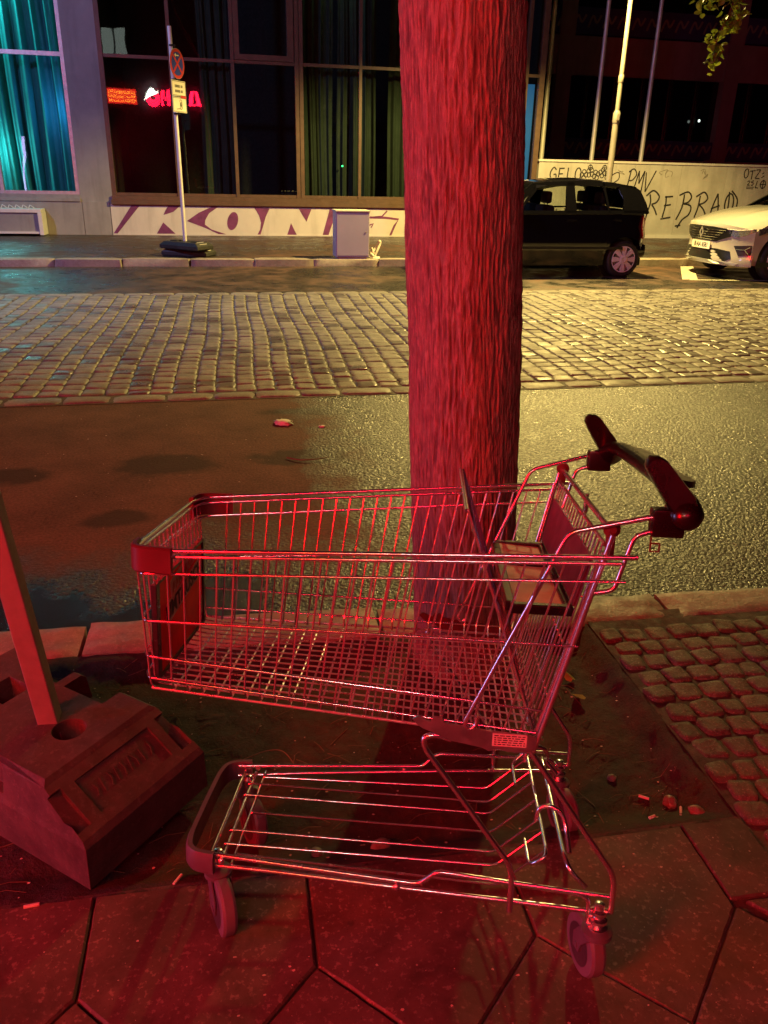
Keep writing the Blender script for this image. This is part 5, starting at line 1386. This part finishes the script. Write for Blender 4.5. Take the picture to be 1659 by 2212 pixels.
# ================================================================== SHOP FRONT BEHIND THE CAMERA, SEEN IN THE WINDOW REFLECTION
def signs():
    YB = -3.0
    b = thing('shop_building', 'dark shop facade on the near side of the street, seen only as a reflection', 'building')
    MB().box(-16, 16, YB-.5, YB-.02, -.1, 12).build('wall', 'dark_facade', b)
    w = MB().box(-3.62, -2.45, YB-.02, YB+.02, 5.5, 6.62).build('window_frame', 'frame', b)
    MB().box(-3.55, -3.07, YB+.02, YB+.03, 5.56, 6.56).box(-2.99, -2.52, YB+.02, YB+.03, 5.56, 6.56).build('blind', 'lit_window', w)
    for x in (-12, 3.2, 6.5): MB().box(x, x+1.2, YB-.02, YB+.01, 5.2, 6.8).build('window_frame', 'frame', b)
    n = thing('neon_sign', 'red neon lettering with a white hat over its first letter, seen mirrored in the window', 'neon sign')
    def tube(P, r=.022, mat='neon_red', nm='neon_letter', cl=False):
        P = [Vector((x, YB+.12, z)) for x, z in P]
        if cl: P.append(P[0])
        MB().tube(P, r, 6).build(nm, mat, n)
    zb, zt = 3.71, 4.27
    for q in (0, .075, .15):
        tube([(-1.62+(.27-q)*math.cos(a), 3.97+(.27-q)*math.sin(a)) for a in [2*PI*k/18 for k in range(18)]], .026, cl=True)
    for q in (0, .07): tube([(-1.27+q, zb), (-1.22+q, zt-q*.3), (-1.04, 3.9+q), (-.90-q, zt-q*.3), (-.86-q, zb)], .028)
    tube([(-.72, zb), (-.70, zt)], .03); tube([(-.40, 3.75), (-.38, 3.79)], .04); tube([(-.24, zb+.15), (-.30, 4.1)], .03)
    for q in (0, .07, .14): tube([(-.16+q, zb), (.06+q*.5, zt-.02), (.26-q*.2, zt-.02), (.38-q, zb)], .030)
    tube([(-.12, zb+.03), (.36, zb+.03)], .03)
    m = MB(); hat = [(-2.02, 3.86), (-1.99, 3.94), (-1.93, 3.99), (-1.88, 4.20), (-1.74, 4.38), (-1.58, 4.33), (-1.50, 4.22), (-1.42, 4.26), (-1.40, 4.18)]
    m.prism([(x, YB+.14, z) for x, z in hat], (0, .05, 0)); m.build('neon_hat', 'neon_white', n)
    p = thing('light_box_sign', 'red light box with yellow neon rows left of the red neon lettering', 'light box')
    bx = MB().box(-3.52, -2.30, YB, YB+.12, 3.70, 4.30).build('box', 'neon_panel', p)
    m = MB(); random.seed(6)
    for k, z in enumerate((4.18, 4.0, 3.82)):
        x = -3.45
        while x < -2.40:
            s = random.choice((0, 1, 2)); h = .055
            pts = {0: [(0, -h), (0, h), (.05, -h), (.05, h)], 1: [(.05, h), (0, h), (0, -h), (.05, -h)], 2: [(0, -h), (.025, h), (.05, -h)]}[s]
            m.tube([(x+a, YB+.14, z+c) for a, c in pts], .010, 5); x += .095
    m.build('neon_row', 'neon_yellow', bx)
signs()

# ================================================================== HANGING LEAVES
def leaf_shape(s):   # soft heart shaped leaf folded along its middle
    P = [(0, 0), (.32, -.10), (.5, .22), (.42, .55), (.2, .82), (0, 1.08), (-.2, .82), (-.42, .55), (-.5, .22), (-.32, -.10)]
    return [(x*s, y*s, -abs(x)*s*.35) for x, y in P]
def leaves():
    t = thing('linden_branch', 'drooping leafy branch tip lit yellow at the top right', 'tree branch', (0, 0, 0))
    random.seed(21)
    tw = MB(); lf = MB()
    stems = [[(4.9, 8.3, 3.9), (4.75, 8.1, 3.3), (4.62, 8.0, 2.9), (4.50, 7.95, 2.62), (4.50, 7.95, 2.45)], [(4.75, 8.1, 3.3), (4.5, 8.0, 3.1), (4.30, 7.95, 2.95)], [(4.9, 8.3, 3.7), (4.85, 8.05, 3.2), (4.72, 8.0, 2.95)], [(5.3, 8.5, 3.8), (5.0, 8.3, 3.5), (4.7, 8.1, 3.3)]]
    for s in stems:
        P = smooth_path([Vector(p) for p in s], 5); tw.tube(P, [.012, .003], 6)
    cl = [((4.42, 7.98, 2.96), .13, 26), ((4.60, 8.0, 2.98), .12, 30), ((4.68, 7.98, 2.86), .10, 26), ((4.62, 8.0, 2.80), .08, 20), ((4.50, 7.97, 2.68), .095, 26), ((4.52, 7.97, 2.56), .07, 16), ((4.48, 7.95, 2.45), .055, 14), ((4.75, 8.05, 3.15), .2, 40), ((4.45, 8.0, 3.15), .2, 30), ((5.0, 8.2, 3.5), .25, 40)]
    for c, r, n in cl:
        for _ in range(n):
            p = Vector(c)+Vector((random.gauss(0, r*.55), random.gauss(0, r*.5), random.gauss(0, r*.5)))
            s = random.uniform(.045, .075); M_ = Matrix.Rotation(random.uniform(-.9, .9), 3, 'X') @ Matrix.Rotation(random.uniform(0, 6.28), 3, 'Y') @ Matrix.Rotation(random.uniform(-.5, .5)+PI, 3, 'Z')
            M_ = Matrix.Rotation(random.uniform(0, 6.28), 3, 'Z') @ Matrix.Rotation(random.uniform(.2, 1.3), 3, 'X') @ Matrix.Rotation(PI+random.uniform(-.6, .6), 3, 'Z')
            V = [p+M_ @ Vector(q) for q in leaf_shape(s)]
            lf.add(V, [(0, 1, 2, 3, 4, 5), (0, 5, 6, 7, 8, 9)])
    tw.build('twig', 'dry', t, True); lf.build('leaf_cluster', 'leaf', t)
leaves()

# ================================================================== LITTER
def lump(name, c, s, mat, label, cat, group=None, seed=0, flat=.7):
    bm = bmesh.new(); bmesh.ops.create_icosphere(bm, subdivisions=3, radius=1)
    for v in bm.verts:
        d = 1+.28*noise.noise(v.co*1.3+Vector((seed*3.1, seed, 0)))+(.16 if mat != 'paper' else .55)*noise.noise(v.co*3.5+Vector((seed, 2, 1)))
        v.co = Vector((v.co.x*s[0]*d, v.co.y*s[1]*d, v.co.z*s[2]*d))
    me = bpy.data.meshes.new(name); bm.to_mesh(me); bm.free(); me.materials.append(MT[mat])
    me.polygons.foreach_set('use_smooth', [True]*len(me.polygons))
    o = bpy.data.objects.new(name, me); COL.objects.link(o); o.location = c; o.rotation_euler = (0, 0, seed*1.3)
    return tag(o, label, cat, group)
def litter():
    zs = lambda x, y: soil_z(x, y)
    for i, (x, y, s, lab) in enumerate(((1.10, 1.55, (.022, .018, .016), 'reddish round stone in the soil near the mosaic cobbles'), (1.13, 1.475, (.021, .016, .014), 'pink angular stone at the corner of the tree pit'), (.29, 1.50, (.026, .022, .012), 'flat red stone in the soil under the lower shelf of the cart'), (.13, 1.48, (.020, .014, .010), 'small red stone in the soil under the cart'), (.98, 1.66, (.014, .012, .009), 'tiny stone in the soil behind the rear castor'))):
        lump('stone', (x, y, zs(x, y)+s[2]*.5), s, 'pebble', lab, 'stone', 'stones lying in the tree pit', i+1)
    def butt(x, y, z, a, L, lab):
        o = MB().tube([(-L/2, 0, 0), (L/2, 0, 0)], .0038, 8).build('cigarette_butt', 'paper', None, True); o.location = (x, y, z+.004); o.rotation_euler = (0, 0, a); tag(o, lab, 'cigarette butt', 'cigarette butts on the ground')
    butt(-.50, 1.385, .002, .1, .032, 'pale cigarette butt on the slab edge below the base block'); butt(-.195, 1.425, zs(-.195, 1.425), 1.0, .030, 'cigarette butt in the soil between base block and front castor')
    butt(1.035, 1.575, zs(1.035, 1.575), -.6, .028, 'cigarette butt beside the reddish round stone'); butt(1.105, 1.505, zs(1.105, 1.505), 1.1, .026, 'cigarette butt between the two stones at the pit corner'); butt(.97, 1.425, .002, .3, .018, 'short cigarette butt at the slab edge right of the cart')
    # crumpled paper and twig on the road
    lump('paper_scrap', (.27, 5.22, -.090), (.062, .05, .016), 'paper', 'crumpled whitish paper scrap flat on the asphalt before the cobbles', 'paper', None, 9)
    lump('paper_scrap', (.52, 5.12, -.094), (.022, .02, .006), 'paper', 'tiny whitish scrap right of the larger paper scrap', 'paper', None, 12)
    tw = MB().tube(smooth_path([Vector((.25, 4.52, -.092)), Vector((.33, 4.46, -.088)), Vector((.42, 4.46, -.086)), Vector((.50, 4.50, -.09))]), [.004, .002], 6)
    tag(tw.build('twig', 'dry', None, True), 'thin curved twig lying on the asphalt behind the cart', 'twig')
    tw = MB().tube(smooth_path([Vector((-.05, 1.86, -.055)), Vector((.02, 1.885, -.050)), Vector((.07, 1.875, -.048)), Vector((.10, 1.82, -.055))]), .0014, 5)
    tag(tw.build('twig', 'dry', None, True), 'fine straw curved on the soil beneath the basket', 'twig')
    for i, (x, y, a, lab) in enumerate(((1.04, 2.10, .6, 'curled yellow leaf in the soil near the kerb'), (1.035, 2.01, 1.9, 'flat yellow leaf in the soil beside the mosaic cobbles'))):
        m = MB(); m.add(leaf_shape(.045), [(0, 1, 2, 3, 4, 5), (0, 5, 6, 7, 8, 9)]); o = m.build('fallen_leaf', 'leaf_dead'); o.location = (x, y, zs(x, y)+.016); o.rotation_euler = (.35, .2, a); tag(o, lab, 'leaf', 'fallen leaves in the tree pit')
    # uncountable crumbs on the slabs and soil
    random.seed(33); m = MB()
    def speck(x, y, z, s):
        a = random.uniform(0, 6.28); n = 5; V = [(x+s*math.cos(a+2*PI*k/n)*random.uniform(.5, 1.1), y+s*.7*math.sin(a+2*PI*k/n)*random.uniform(.5, 1.1), z+random.uniform(.0004, .0016)) for k in range(n)]
        V += [(x, y, z-.001)]; m.add(V, [tuple(range(n))]+[(k, (k+1) % n, n)[::-1] for k in range(n)])
    for _ in range(300): x = random.uniform(-1.0, 1.8); y = random.uniform(.6, 1.36); speck(x, y, .0025, random.choice((.0012, .0018, .0026, .0045)))
    for _ in range(520): x = random.uniform(-1.2, 1.18); y = random.uniform(1.42, 2.36); speck(x, y, zs(x, y)+.002, random.choice((.001, .0018, .003, .005)))
    for _ in range(260): x = random.uniform(-1.5, 3); y = random.uniform(2.7, 5.8); speck(x, y, -.098, random.choice((.002, .003, .006)))
    tag(m.build('debris', 'speck'), 'pale crumbs and petals scattered over slabs and soil', 'debris', None, 'stuff')
    m = MB()
    for _ in range(230):
        x = random.uniform(-1.2, 1.15); y = random.uniform(1.45, 2.34); L = random.uniform(.02, .09); a = random.uniform(0, 6.28) if random.random() < .5 else random.gauss(.15, .3); z = zs(x, y)+.004
        dx, dy = math.cos(a)*L, math.sin(a)*L; m.tube([(x, y, z), (x+dx*.5, y+dy*.5+random.uniform(-.006, .006), z+random.uniform(.001, .006)), (x+dx, y+dy, zs(min(1.19, x+dx), min(2.38, max(1.41, y+dy)))+.003)], random.uniform(.0005, .0012), 4, caps=False)
    tag(m.build('dry_grass', 'dry'), 'dry straw and rootlets lying in the tree pit soil', 'straw', None, 'stuff')
litter()
